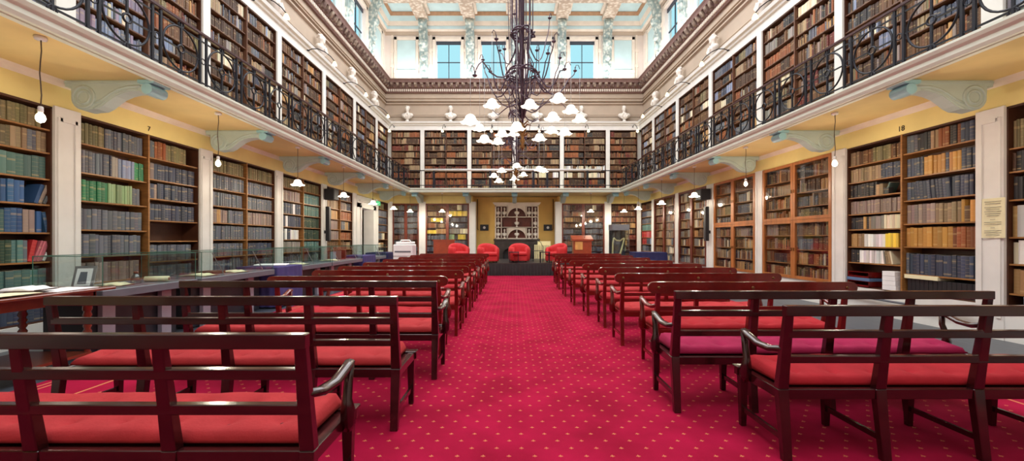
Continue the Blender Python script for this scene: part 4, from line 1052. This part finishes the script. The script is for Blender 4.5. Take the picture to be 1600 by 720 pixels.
CA = cushion(2.4, .43, .085, 'cush'); CA2 = cushion(2.4, .43, .085, 'cushp'); CA3 = cushion(2.4, .43, .085, 'cushr'); CB_ = cushion(1.92, .40, .07, 'cush'); CB2 = cushion(1.92, .40, .07, 'cushr')
def cush(me, loc, label, rz=0): 
    o = bpy.data.objects.new('seat_cushion', me); COL.objects.link(o); o.location = loc; o.rotation_euler = (0, 0, rz); tag(o, label, 'cushion', 'buttoned bench cushions')
def named(g, loc, label): g.location = loc; g['label'] = label; g['group'] = 'mahogany benches facing the stage'; return g
LA = -.78
yA = [(1.86, (1,)), (3.03, ()), (4.12, (1,))]
labs = ['slat-backed mahogany bench nearest the camera on the left, curled arm at the aisle', 'armless slat-backed mahogany bench, second row from the camera on the left', 'slat-backed mahogany bench, third row from the camera on the left']
aisle = [-.93, -.87, -.79]
for i, (y, arms) in enumerate(yA):
    x0 = aisle[i]-2.48; g = bench_A(arms=arms, m='mahog'); named(g, (x0, y, 0), labs[i]); cush(CA, (x0+.03, y+.035, SH+.008), 'coral red buttoned cushion on the %s bench from the camera, left of aisle' % ORD[i])
R_ = [(2.62, 1.71, (-1, 1), CA3), (3.34, 1.31, (-1, 1), CA2)]
for i, (y, x0, arms, cm) in enumerate(R_):
    g = bench_A(arms=arms); named(g, (x0, y, 0), 'slat-backed mahogany bench, %s row from the camera on the right, curled arm at the aisle' % ORD[i])
    cush(cm, (x0+.03, y+.035, SH+.008), ('scarlet' if i == 0 else 'crimson pink')+' buttoned cushion on the %s bench from the camera, right of aisle' % ORD[i])
pb = bench_B(); used = 0
LB = [4.98, 5.93, 6.83, 7.95, 9.2, 10.4, 11.6, 12.8]; LX = [-.79, -.72, -.74, -.74, -.76, -.75, -.76, -.77]
RB = [4.32, 5.4, 6.48, 7.5, 8.65, 10.0, 11.4, 12.9]; RX = [1.45, 1.37, 1.38, 1.30, 1.22, 1.2, 1.2, 1.26]
for i, (y, x) in enumerate(zip(LB, LX)):
    x0 = x-.06-2.05; o = place(pb, used, (x0, y, 0), 0, 'round-ended mahogany bench with low arms, row %d from the camera on the left' % (i+4), 'mahogany benches facing the stage'); used = 1
    cush(CB_ if i % 3 else CB2, (x0+.065, y+.03, .4502), 'red cushion on round-ended bench, row %d from the camera on the left' % (i+4))
for i, (y, x) in enumerate(zip(RB, RX)):
    place(pb, 1, (x, y, 0), 0, 'round-ended mahogany bench with low arms, row %d from the camera on the right' % (i+3), 'mahogany benches facing the stage')
    cush(CB_ if i % 2 else CB2, (x+.065, y+.03, .4502), 'red cushion on round-ended bench, row %d from the camera on the right' % (i+3))

# ------------------------------------------------------------------ stage
SY = 15.7; SZ = .49
g = thing('stage', 'low black stage platform with gathered black cloth skirt in front of the fireplace', 'stage', (.2, SY, 0))
MB().box(-2.95, 2.9, 0, 3.6, SZ-.05, SZ).build('platform_top', 'stagetop', g)
MB().box(-2.85, 2.8, .1, 3.5, .012, SZ-.05).build('platform_base', 'darkbody', g)
b = MB(); b.smooth = True; V_ = []; F_ = []; n = 420
for i in range(n+1):
    x = -2.95+5.85*i/n
    for j, z in enumerate((SZ-.05, SZ*.6, SZ*.3, .014)):
        V_.append((x, -.01-.035*(.5+.5*math.sin(i*.75+.8*math.sin(i*.11)))*(.2+j*.3), z))
for i in range(n):
    for j in range(3): a = i*4+j; F_.append((a, a+1, a+5, a+4))
b.add(V_, F_); b.build('skirt', 'blackcloth', g)
def armchair(loc, rz, label):
    g = thing('armchair', label, 'armchair', loc, rz, group='red tub armchairs')
    # local: front faces -y
    b = MB(); b.smooth = True; n = 40; m = 12; V_ = []; F_ = []
    for i in range(n+1):
        a = math.radians(-50+280*i/n); k = math.sin(a) ; top = .60+.16*max(0, k)**1; ro = .43
        fl = .012*abs(math.sin(i*PI/4))
        prof = [(ro-.02,.05),(ro,.12),(ro+fl,.3),(ro+.01+fl,top-.12),(ro+.0,top-.04),(ro-.04,top),(ro-.09,top),(ro-.13,top-.04),(ro-.14-fl,top-.12),(ro-.14,.4),(ro-.14,.2),(ro-.14,.05)]
        for (r, z) in prof: V_.append((r*math.cos(a), r*math.sin(a)*.98, z))
    for i in range(n):
        for j in range(m-1): q = i*m+j; F_.append((q, q+1, q+m+1, q+m))
        F_.append((i*m+m-1, i*m, (i+1)*m, (i+1)*m+m-1))
    F_.append(tuple(range(m))); F_.append(tuple(n*m+m-1-j for j in range(m)))
    b.add(V_, F_); b.build('tub_back', 'armch', g)
    b = MB(); b.box(-.29, .29, -.38, .25, .05, .26); b.build('seat_base', 'armch', g, bevel=.03)
    b = MB(); b.box(-.285, .285, -.42, .24, .262, .42); b.build('seat_pad', 'armch', g, bevel=.05)
    for sx in (-1, 1):
        for sy in (-1, 1): MB().lathe([(.02,0),(.03,.05)], (sx*.27, sy*.27, 0), 10).build('foot', 'plasticb', g)
    return g
armchair((-2.28, 17.0, SZ), .45, 'red tub armchair on stage, leftmost of the four')
armchair((-1.02, 16.25, SZ), .3, 'red tub armchair on stage, second from the left, left of the fireplace')
armchair((.22, 16.62, SZ), .05, 'red tub armchair on stage directly before the black fireplace')
armchair((1.72, 16.6, SZ), -.75, 'red tub armchair on stage, rightmost, turned toward the centre')
armchair((-3.75, 14.2, .012), .2, 'red tub armchair on the carpet beside the white printer')
def stand(loc, label):
    g = thing('side_table', label, 'side table', loc)
    MB().box(-.2, .2, -.2, .2, .4, .43).build('table_top', 'plasticb', g)
    for x in (-.17, .17):
        for y in (-.17, .17): MB().box(x-.012, x+.012, y-.012, y+.012, 0, .4).build('leg', 'iron', g)
stand((.0, 15.93, SZ), 'small square black side table on stage left of centre armchair front')
stand((1.2, 15.95, SZ), 'small square black side table on stage before the rightmost armchair')
g = thing('wire_chair', 'black bent-wire chair frame on stage beside the fireplace', 'chair', (1.0, 17.2, SZ))
MB().tube([(-.22,0,.0),(-.22,.02,.6),(-.12,.03,.8),(0,.03,.86),(.12,.03,.8),(.22,.02,.6),(.22,0,0)], .012, 6).build('back_frame', 'iron', g)
b = MB(); b.box(-.22, .22, -.4, .0, .43, .45); b.build('seat', 'iron', g)
for x in (-.2, .2): MB().tube([(x,-.38,.44),(x,-.4,0)], .012, 6).build('leg', 'iron', g)
g = thing('radiator', 'cream ribbed radiator right of the black fireplace', 'radiator', (1.33, 18.2+1.25, SZ-.49))
for i in range(9): MB().box(-.36+i*.085, -.3+i*.085, -.1, .06, .0, 1.15).build('rib', 'cream2', g, bevel=.01)
MB().box(-.38, .46, -.06, .02, .05, .12).build('base_pipe', 'cream2', g)
MB().box(-.2, .42, .075, .1, .7, 1.32).build('back_panel', 'cream2', g)

# fireplace
FY = YB+.55
g = thing('fireplace', 'black marble fireplace with mantel shelf beneath the bust cabinet', 'fireplace', (.15, FY, 0))
b = MB(); b.box(-1.17, -.72, -.35, 0, 0, 1.34); b.box(.72, 1.17, -.35, 0, 0, 1.34); b.box(-.72, .72, -.35, 0, 1.02, 1.34)
b.prism([(-.72,.7),(-.72,1.03),(.72,1.03),(.72,.7),(.62,.86),(.4,.97),(0,1.0),(-.4,.97),(-.62,.86)], -.33, -.05, 'y')
b.build('surround', 'marble', g)
MB().box(-1.2, 1.2, -.42, 0, 1.34, 1.42).build('mantel_shelf', 'marble', g, bevel=.01)
b = MB()
for s in (-1, 1): b.box(s*.95-.15, s*.95+.15, -.37, -.35, .2, 1.2)
b.box(-.7, .7, -.37, -.35, 1.1, 1.28); b.build('carved_panels', 'marble', g)
MB().box(-.72, .72, -.06, -.02, 0, 1.0).build('fireback', 'plasticb', g)
# bust cabinet on mantel
z0 = 1.422; S = 1/30.0
g = thing('niche_cabinet', 'cream wall cabinet of niches and two arches displaying small white busts, above the fireplace', 'cabinet', (.15, FY, z0))
D = -.30; W = 1.13; H = 1.75
MB().box(-W, W, -.03, 0, 0, H).build('back_panel', 'redcase', g)
b = MB(); cuts_x = [-W, -W+.34, -W+.66, W-.66, W-.34, W]
b.box(-W, -W+.06, D, 0, 0, H); b.box(W-.06, W, D, 0, 0, H); b.box(-W, W, D, 0, 0, .05); b.box(-W, W, D, 0, H-.06, H)
for z in (.58, 1.12): b.box(-W, W, D, 0, z, z+.045)
for x in (-W+.33, W-.33): b.box(x-.02, x+.02, D, 0, 0, H)
for x in (-W+.63, W-.63):
    b.box(x-.02, x+.02, D, 0, 0, .58); b.box(x-.02, x+.02, D, 0, 1.12, H)
b.box(-W+.33, W-.33, D, D+.02, .58, .60)
for zb, zt in ((.05, .58), (1.165, H-.06)):
    r = .46; pts = [(-r, zb)]+[(r*math.cos(PI-PI*i/16), zb+.44*math.sin(PI*i/16)) for i in range(17)]
    out = [(.48, zb), (.48, zt), (-.48, zt), (-.48, zb)]
    # spandrels as small quads
    n = 16
    for i in range(n):
        a0, a1 = PI-PI*i/n, PI-PI*(i+1)/n
        p0 = (r*math.cos(a0), zb+.44*math.sin(a0)); p1 = (r*math.cos(a1), zb+.44*math.sin(a1))
        b.hexa([(p0[0], D, p0[1]), (p1[0], D, p1[1]), (p1[0], D+.06, p1[1]), (p0[0], D+.06, p0[1])], [(p0[0], D, zt), (p1[0], D, zt), (p1[0], D+.06, zt), (p0[0], D+.06, zt)])
b.prism([(-W-.02,H),(-W-.12,H+.14),(W+.12,H+.14),(W+.02,H)], D-.06, 0, 'y')
b.build('frame', 'creamtrim', g)
k = 0; rows = [('bottom', .055, (-.97, -.64, 0, .64, .97)), ('middle', .63, (-.97, 0, .97)), ('top', 1.17, (-.97, -.64, 0, .64, .97))]
for nm, z, xs in rows:
    for j, x in enumerate(xs): bust(BS, (.15+x, FY-.17, z0+z), 0, .68 if x else .7, 'small white bust in the %s row of niches over the fireplace, %s from the left' % (nm, ORD[j]), 'small busts over the fireplace').scale.x = .52
for j in range(8):
    for s in (-1, 1):
        h = .26+.03*((j*7) % 3); o = MB().box(0, .045, 0, .2, 0, h).build('book', 'redcase'); o.location = (.15+s*(.28+j*.055)-.02, FY-.26, z0+.63)
        tag(o, 'small red-brown book in middle niche row %s of the central bust, %s out' % ('right' if s > 0 else 'left', ORD[j]), 'book', 'books beside the middle niche bust')
for x, nm in ((-1.55, 'left'), (1.78, 'right')):
    g = thing('framed_picture', 'small dark framed picture with pale round medallion, %s of the bust cabinet' % nm, 'picture', (x, FY-.02, 2.02))
    MB().box(-.22, .22, -.03, 0, -.16, .16).build('frame', 'plasticb', g)
    b = MB(); b.prism([(.07*math.cos(2*PI*i/20), .07*math.sin(2*PI*i/20)) for i in range(20)], -.036, -.03, 'y'); b.build('medallion', 'white', g)
for s, x in ((-1, -1.9), (1, 2.05)):
    o = MB().tube([(x, FY-.12, 3.5), (x, FY-.12, 1.95), (x-s*.04, FY-.1, 1.9)], .022, 8).build('pipe', 'leather'); tag(o, 'brown vertical pipe at %s side of the ochre alcove' % ('left' if s < 0 else 'right'), 'pipe')
# lecterns
g = thing('lectern', 'red-brown wooden lectern with lit patch painted on front on stage, right of the armchairs', 'lectern', (2.75, 16.6, SZ))
MB().box(-.36, .36, -.2, .22, 0, .85).build('body', 'lectern', g); b = MB(); b.hexa([(-.42,-.24,.85),(.42,-.24,.85),(.42,.26,.85),(-.42,.26,.85)],[(-.42,-.24,.92),(.42,-.24,.92),(.42,.26,1.08),(-.42,.26,1.08)]); b.build('top', 'lectern', g)
MB().box(-.3, .0, -.215, -.2, .5, .82).build('lit_patch', 'lecternlit', g); MB().tube([(.1,-.1,.95),(.12,-.15,1.2),(.1,-.2,1.3)], .008, 6).build('microphone', 'iron', g)  # yellow patch of light on the front, put into the colour
g = thing('side_board', 'tall red-brown wooden board standing behind the leftmost stage armchair', 'board', (-3.0, 17.6, SZ))
b = MB(); b.box(-.45, .45, -.03, .03, 0, .85); b.box(-.48, .48, -.05, .05, .85, .9); b.build('panel', 'lectern', g); b = MB(); b.box(-.4, -.3, -.2, .2, 0, .05); b.box(.3, .4, -.2, .2, 0, .05); b.build('foot', 'lectern', g)
# harp case
g = thing('display_case', 'tall glass display case with grey top by the far right pier', 'display case', (4.2, 16.4, .012))
MB().box(-.34, .34, -.3, .3, 0, .45).build('plinth', 'darkbody', g); MB().box(-.34, .34, -.3, .3, 1.75, 1.98).build('top', 'greytop', g)
b = MB(); 
for sx in (-1, 1):
    b.box(sx*.335-.004, sx*.335+.004, -.3, .3, .45, 1.75)
b.box(-.34, .34, -.3, -.292, .45, 1.75); b.box(-.34, .34, .292, .3, .45, 1.75); b.build('glass', 'vit', g)
MB().box(-.325, .325, .27, .285, .45, 1.75).build('back_panel', 'darkbody', g)
g = thing('harp', 'small pale gold harp with strings inside the glass case', 'harp', (4.2, 16.4, .465))
b = MB(); b.tube([(-.22,0,.0),(-.25,0,.4),(-.24,0,.8),(-.2,0,1.0)], [.03,.035,.03,.03], 8); b.build('pillar', 'harp', g)
MB().tube([(-.2,0,1.0),(-.1,0,.9),(.05,0,.88),(.15,0,.96),(.22,0,.98)], .03, 8).build('neck', 'harp', g)
MB().tube([(.22,0,.98),(.08,0,.45),(-.05,0,.0)], [.025,.04,.05], 8).build('soundboard', 'harp', g)
for i in range(12):
    k = i/12; a = Vector((-.2+.38*k, 0, .92)); e = Vector((-.05+.24*k, 0, .02+.85*k)); MB().tube([a, e], .0025, 4).build('string', 'steel', g)
def clothtable(loc, lx, ly, h, m, label, cat='table'):
    g = thing('cloth_covered_table', label, cat, loc)
    MB().box(-lx/2+.02, lx/2-.02, -ly/2+.02, ly/2-.02, h-.03, h-.006).build('table_top', 'darkbody', g)
    for sx in (-1, 1):
        for sy in (-1, 1): MB().box(sx*(lx/2-.06)-.02, sx*(lx/2-.06)+.02, sy*(ly/2-.06)-.02, sy*(ly/2-.06)+.02, 0, h-.03).build('leg', 'darkbody', g)
    b = MB(); b.smooth = True; per = []; N = 120
    for i in range(N):
        u = i/N*4; s = int(u); f = u-s; c = [(-1,-1),(1,-1),(1,1),(-1,1)]; p, q = c[s], c[(s+1) % 4]; per.append(((p[0]+(q[0]-p[0])*f)*lx/2, (p[1]+(q[1]-p[1])*f)*ly/2))
    V_ = [(x, y, h) for x, y in per]
    for j, zz in enumerate((h-.02, h*.6, h*.3, .03)):
        for i, (x, y) in enumerate(per):
            w = 1+(.01+.035*j)*(.4+.6*math.sin(i*1.1))*.5; V_.append((x*w, y*w, zz))
    F_ = [tuple(range(N))]
    for j in range(4):
        for i in range(N): F_.append((j*N+i, (j+1)*N+i, (j+1)*N+(i+1) % N, j*N+(i+1) % N))
    b.add(V_, F_); b.build('cloth', m, g); return g
clothtable((5.0, 15.3, .012), 1.15, .8, .92, 'navycloth', 'table draped in navy cloth beside the glass harp case at far right')
# printer
g = thing('printer', 'large white office printer at the far left corner', 'printer', (-4.15, 15.6, .012))
MB().box(-.36, .36, -.3, .3, 0, .75).build('cabinet', 'plasticw', g, bevel=.01); MB().box(-.36, .36, -.32, .3, .76, 1.2).build('body', 'plasticw', g, bevel=.02)
MB().box(-.28, .32, -.25, .28, 1.21, 1.3).build('scanner_lid', 'plasticw', g, bevel=.02); b = MB(); b.tube([(-.2,.1,1.3),(-.18,.1,1.36),(.15,.1,1.36),(.2,.1,1.3)], .02, 8); b.build('handle', 'plasticw', g); MB().box(-.3, .3, -.325, -.32, .9, .96).build('tray_slot', 'greytop', g)

# ------------------------------------------------------------------ speakers
for fn, t, nm, rz in ((FL, 13.72, 'left', 0), (FR, 13.72, 'right', 0)):
    org = fn(t, .2, 1.35)
    g = thing('column_speaker', 'slim black column loudspeaker on the %s-hand white pier' % nm, 'speaker', org)
    MB().box(t-.07, t+.07, .09, .21, 1.35, 2.5).build('cabinet', 'plasticb', g, fn, org, bevel=.01); MB().box(t-.04, t+.04, .03, .09, 1.6, 1.7).build('wall_mount', 'plasticb', g, fn, org)
    b = MB(); b.box(t-.06, t+.06, .21, .215, 1.4, 2.45); b.build('grille', 'darkbody', g, fn, org)
    org = fn(t, .2, 2.72)
    g = thing('box_speaker', 'black box loudspeaker mounted above column speaker on the %s-hand pier' % nm, 'speaker', org)
    MB().box(t-.2, t+.2, .1, .42, 2.72, 3.08).build('cabinet', 'plasticb', g, fn, org, bevel=.015); MB().box(t-.03, t+.03, .03, .1, 2.85, 2.95).build('wall_mount', 'plasticb', g, fn, org)
    MB().box(t-.17, t+.17, .42, .428, 2.75, 3.05).build('grille', 'darkbody', g, fn, org)

# ------------------------------------------------------------------ left display cases
def vitrine(y0, y1, label, strut=None):
    x1 = -4.8; x0 = -5.66; zt = .80
    g = thing('display_case', label, 'display case', ((x0+x1)/2, (y0+y1)/2, 0), group='glass-topped display cases along left wall')
    o = tuple(g.location); 
    MB().box(x0, x1, y0, y1, zt-.10, zt).build('table_top', 'greytop', g, org=o, bevel=.006)
    MB().box(x0+.05, x1-.25, y0+.1, y1-.1, .02, zt-.101).build('cabinet_body', 'darkbody', g, org=o)
    L = y1-y0
    for yy in (y0+.18*L, y1-.24*L): MB().box(x1-.24, x1-.18, yy-.08, yy+.08, 0, zt-.101).build('leg_panel', 'greyleg', g, org=o)
    gt = 1.20; i = .02; th = .006
    b = MB(); b.box(x0+i, x1-i, y0+i, y0+i+th, zt+.001, gt); b.box(x0+i, x1-i, y1-i-th, y1-i, zt+.001, gt); b.box(x1-i-th, x1-i, y0+i+th, y1-i-th, zt+.001, gt); b.box(x0+i, x0+i+th, y0+i+th, y1-i-th, zt+.001, gt); b.box(x0+i, x1-i, y0+i, y1-i, gt, gt+th)
    b.build('glass_cover', 'vit', g, org=o)
    b = MB(); e = .004
    for (xa, ya, xb, yb_) in ((x0+i,y0+i,x1-i,y0+i),(x0+i,y1-i,x1-i,y1-i),(x1-i,y0+i,x1-i,y1-i),(x0+i,y0+i,x0+i,y1-i)):
        b.bar((xa,ya,gt+.003),(xb,yb_,gt+.003),.009)
    for xa in (x0+i, x1-i):
        for ya in (y0+i, y1-i): b.bar((xa,ya,zt),(xa,ya,gt),.007)
    b.build('glass_edge', 'glassedge', g, org=o)
    if strut:
        for s in strut: MB().bar((x1-.04, s, zt+.01), (x1-.16, s-.12, gt-.02), .02, .012).build('prop', 'steel', g, org=o)
    return g
vitrine(4.78, 6.22, 'nearest glass-topped display case on left, with bottle and framed card inside')
vitrine(6.3, 8.22, 'grey glass-topped display case with steel props, second from the camera on left', (6.85, 7.9))
vitrine(9.3, 10.8, 'grey glass-topped display case between purple cloth and next case, third on left', (9.9,))
vitrine(10.86, 13.0, 'grey glass-topped display case, fourth along the left wall', (11.3, 12.6))
vitrine(14.25, 15.4, 'small far glass-topped display case, fifth along the left wall', (14.8,))
clothtable((-5.2, 8.76, 0), .84, .96, .84, 'purple', 'table draped in purple cloth between second and third display cases on left')
clothtable((-5.2, 13.6, 0), .84, 1.1, .88, 'purple', 'table draped in purple cloth beside doorway, middle of the three on left')
clothtable((-5.2, 16.1, 0), .84, 1.2, .9, 'navycloth', 'table draped in navy cloth, farthest on left before the printer')
ZT = .8012
def sheet(x, y, z, w, l, rz, m, label, h=.004, name='paper_sheet', cat='paper', grp=None):
    o = MB().box(-w/2, w/2, -l/2, l/2, 0, h).build(name, m); o.location = (x, y, z); o.rotation_euler = (0,0,rz); return tag(o, label, cat, grp)
def openbook(x, y, z, s, rz, label, m='paperc'):
    g = thing('open_book', label, 'book', (x, y, z), rz)
    for k in (-1, 1):
        b = MB(); b.smooth = True; n = 8; V_ = []; F_ = []
        for i in range(n+1):
            u = i/n; V_ += [(k*u*s*.16, -s*.12, .012+.03*math.sin(PI*min(1, u*1.3+.12))*(1-u*.5)), (k*u*s*.16, s*.12, .012+.03*math.sin(PI*min(1, u*1.3+.12))*(1-u*.5)), (k*u*s*.16, -s*.12, .004), (k*u*s*.16, s*.12, .004)]
        for i in range(n): a = i*4; F_ += [(a,a+4,a+5,a+1),(a+2,a+3,a+7,a+6),(a,a+2,a+6,a+4),(a+1,a+5,a+7,a+3)]
        b.add(V_, F_); b.build('pages', m, g)
    MB().box(-s*.165, s*.165, -s*.125, s*.125, 0, .004).build('cover', 'leather', g)
# framed card, bottle and scroll in nearest case
g = thing('framed_card', 'silver framed photograph card leaning in the nearest display case', 'picture', (-5.28, 5.0, ZT), .25)
b = MB(); b.hexa([(-.11,0,.0),(.11,0,.0),(.11,.015,.0),(-.11,.015,.0)],[(-.11,.08,.27),(.11,.08,.27),(.11,.095,.27),(-.11,.095,.27)]); b.build('frame', 'steel', g)
b = MB(); b.hexa([(-.08,.003,.03),(.08,.003,.03),(.08,.006,.03),(-.08,.006,.03)],[(-.08,.066,.24),(.08,.066,.24),(.08,.069,.24),(-.08,.069,.24)]); b.build('card', 'paper', g)
b = MB(); b.hexa([(-.05,.006,.06),(.04,.006,.06),(.04,.009,.06),(-.05,.009,.06)],[(-.04,.053,.20),(.03,.053,.20),(.03,.056,.20),(-.04,.056,.20)]); b.build('image', 'greytop', g); 
MB().bar((0,.09,.26),(0,.19,.003),.012).build('strut', 'steel', g)
g = thing('glass_bottle', 'small clear glass bottle with brown stopper in the nearest display case', 'bottle', (-5.12, 5.55, ZT))
MB().lathe([(0,.002),(.05,.002),(.055,.01),(.055,.08),(.04,.11),(.028,.12),(.028,.135)], n=16).build('body', 'bottle', g); MB().lathe([(.0,.13),(.026,.13),(.032,.165),(0,.17)], n=12).build('stopper', 'turned', g)
g = thing('rolled_scroll', 'cream rolled parchment lying beside the bottle in nearest case', 'scroll', (-5.08, 5.83, ZT+.04), .3)
MB().tube([(-.14,0,0),(.14,0,0)], .038, 14).build('roll', 'paperc', g); MB().tube([(.141,0,0),(.144,0,0)], .022, 12).build('hollow_end', 'leather', g)
openbook(-5.2, 5.32, ZT, 1.0, .2, 'open cream book lying before the bottle in nearest display case')
openbook(-5.2, 6.75, ZT, 1.3, .1, 'open book with cream pages at near end of second display case')
openbook(-5.15, 7.5, ZT, 1.2, -.1, 'open book at far end of the second display case')
sheet(-5.3, 7.15, ZT, .3, .35, .1, 'leather', 'dark purple-brown volume lying flat in second display case', .05, 'closed_book', 'book')
openbook(-5.2, 9.8, ZT, 1.4, .1, 'open white book in the third display case')
openbook(-5.2, 11.6, ZT, 1.5, .2, 'open white book in the fourth display case')
g = thing('open_book', 'large open white book lying on purple cloth table', 'book', (-5.2, 8.8, .843), .3); 
b = MB(); b.box(-.3, .3, -.2, .2, 0, .03); b.build('pages', 'paper', g, bevel=.01)
for i, (yy, m, w, h) in enumerate(((12.3,'mauve',.2,.26),(12.6,'redcase',.24,.28),(12.0,'boxblue',.14,.24))):
    o = MB().box(-w/2, w/2, -.04, .04, 0, h).build('standing_book', m); o.location = (-5.3, yy, ZT); tag(o, ['mauve', 'dark red', 'blue-grey'][i]+' book standing upright in the fourth display case', 'book')
# brown table with turned legs
g = thing('table', 'brown wooden table with turned legs covered in white papers, far left', 'table', (-5.1, 3.85, 0)); o = (-5.1, 3.85, 0)
MB().box(-5.62, -4.58, 2.9, 4.72, .83, .86).build('table_top', 'turned', g, org=o, bevel=.006)
b = MB(); b.box(-5.52, -4.7, 4.58, 4.61, .72, .829); b.box(-4.73, -4.70, 3.05, 4.6, .72, .829); b.box(-5.52, -5.49, 3.05, 4.6, .72, .829); b.box(-5.52, -4.7, 3.05, 3.08, .72, .829); b.build('apron', 'turned', g, org=o)
tl = [(.022,.0),(.03,.03),(.022,.07),(.032,.12),(.024,.2),(.036,.28),(.03,.34),(.04,.38),(.024,.41),(.04,.44),(.024,.47),(.04,.50),(.026,.53),(.042,.56),(.028,.60),(.042,.62),(.042,.83)]
for x in (-5.47, -4.75):
    for y in (3.1, 4.56): MB().lathe(tl, (x-o[0], y-o[1], 0), 16).build('leg', 'turned', g)
MB().box(-5.50, -4.72, 3.08, 4.58, .12, .15).build('lower_shelf', 'turned', g, org=o)
Z2 = .8612; 
for i, (x, y, w, l, rz, m) in enumerate(((-4.85,4.4,.34,.45,.05,'paper'),(-5.25,4.35,.32,.45,-.1,'paper'),(-5.05,3.9,.4,.3,.2,'paper'),(-4.8,3.85,.28,.4,-.05,'paperc'),(-5.4,3.9,.3,.4,.15,'paper'))):
    sheet(x, y, Z2+i*.0045, w, l, rz, m, '%s sheet of paper on the brown table, %s from top of the spread' % ('cream' if m == 'paperc' else 'white', ORD[4-i]), .004, grp='papers on the brown table')
openbook(-4.95, 4.15, Z2+.024, 1.1, .2, 'open booklet lying on the white papers of the brown table', 'paper')
g = thing('paper_stack', 'tall white paper stack at the left edge on brown table', 'paper pile', (-4.95, 3.5, Z2)); MB().box(-.2, .2, -.16, .16, 0, .14).build('sheets', 'paper', g, bevel=.01)
# books lying behind papers table
o = MB().tube([(FR(9.2,.06,0)[0], 9.0, .3), (FR(12,.06,0)[0], 8.6+.0, .3)][:1]+[(FR(6.2,.08,0)[0], 6.0, .3)], .02, 8).build('pipe', 'greytop'); tag(o, 'thin grey heating pipe along the right wall plinth', 'pipe')

# ------------------------------------------------------------------ camera, light, world
cam = bpy.data.cameras.new('camera'); co = bpy.data.objects.new('camera', cam); COL.objects.link(co)
co.location = (0, 0, 1.4); co.rotation_euler = (PI/2, 0, 0); cam.lens = 14.4; cam.sensor_width = 36; cam.shift_x = -3/1600; cam.shift_y = 14/1600; cam.clip_start = .02; cam.clip_end = 200
scene.camera = co
w = bpy.data.worlds.new('world'); scene.world = w; w.use_nodes = True; bg = w.node_tree.nodes['Background']
bg.inputs[0].default_value = lin((176, 230, 240))+(1,); bg.inputs[1].default_value = 1.12
def area(loc, rot, sx, sy, e, col):
    l = bpy.data.lights.new('area_fill', 'AREA'); l.shape = 'RECTANGLE'; l.size = sx; l.size_y = sy; l.energy = e; l.color = col
    o = bpy.data.objects.new('area_fill', l); COL.objects.link(o); o.location = loc; o.rotation_euler = rot; return o
area((.1, 1.0, 12.4), (0, 0, 0), 9, 8, 900, (.95, .98, 1))  # added overhead fill lamps imitating a skylight; the ceiling itself is closed
area((.1, 9.5, 12.4), (0, 0, 0), 9, 8, 1100, (.96, .98, 1))
area((.1, 16.0, 12.4), (0, 0, 0), 9, 5, 700, (.96, .98, 1))
# soft up-wash of the cornice lighting on ceiling and clerestory
for (x, y, sx, sy) in ((XL+.2, 8, .3, 24), (XR(8)-.2, 8, .3, 24), (0, YB-.2, 12, .3)):
    area((x, y, CTOP+.03), (PI, 0, 0), sx, sy, 330 if sx < 1 else 200, (1, .96, .92))
scene.view_settings.view_transform = 'Standard'; scene.view_settings.exposure = 0.0
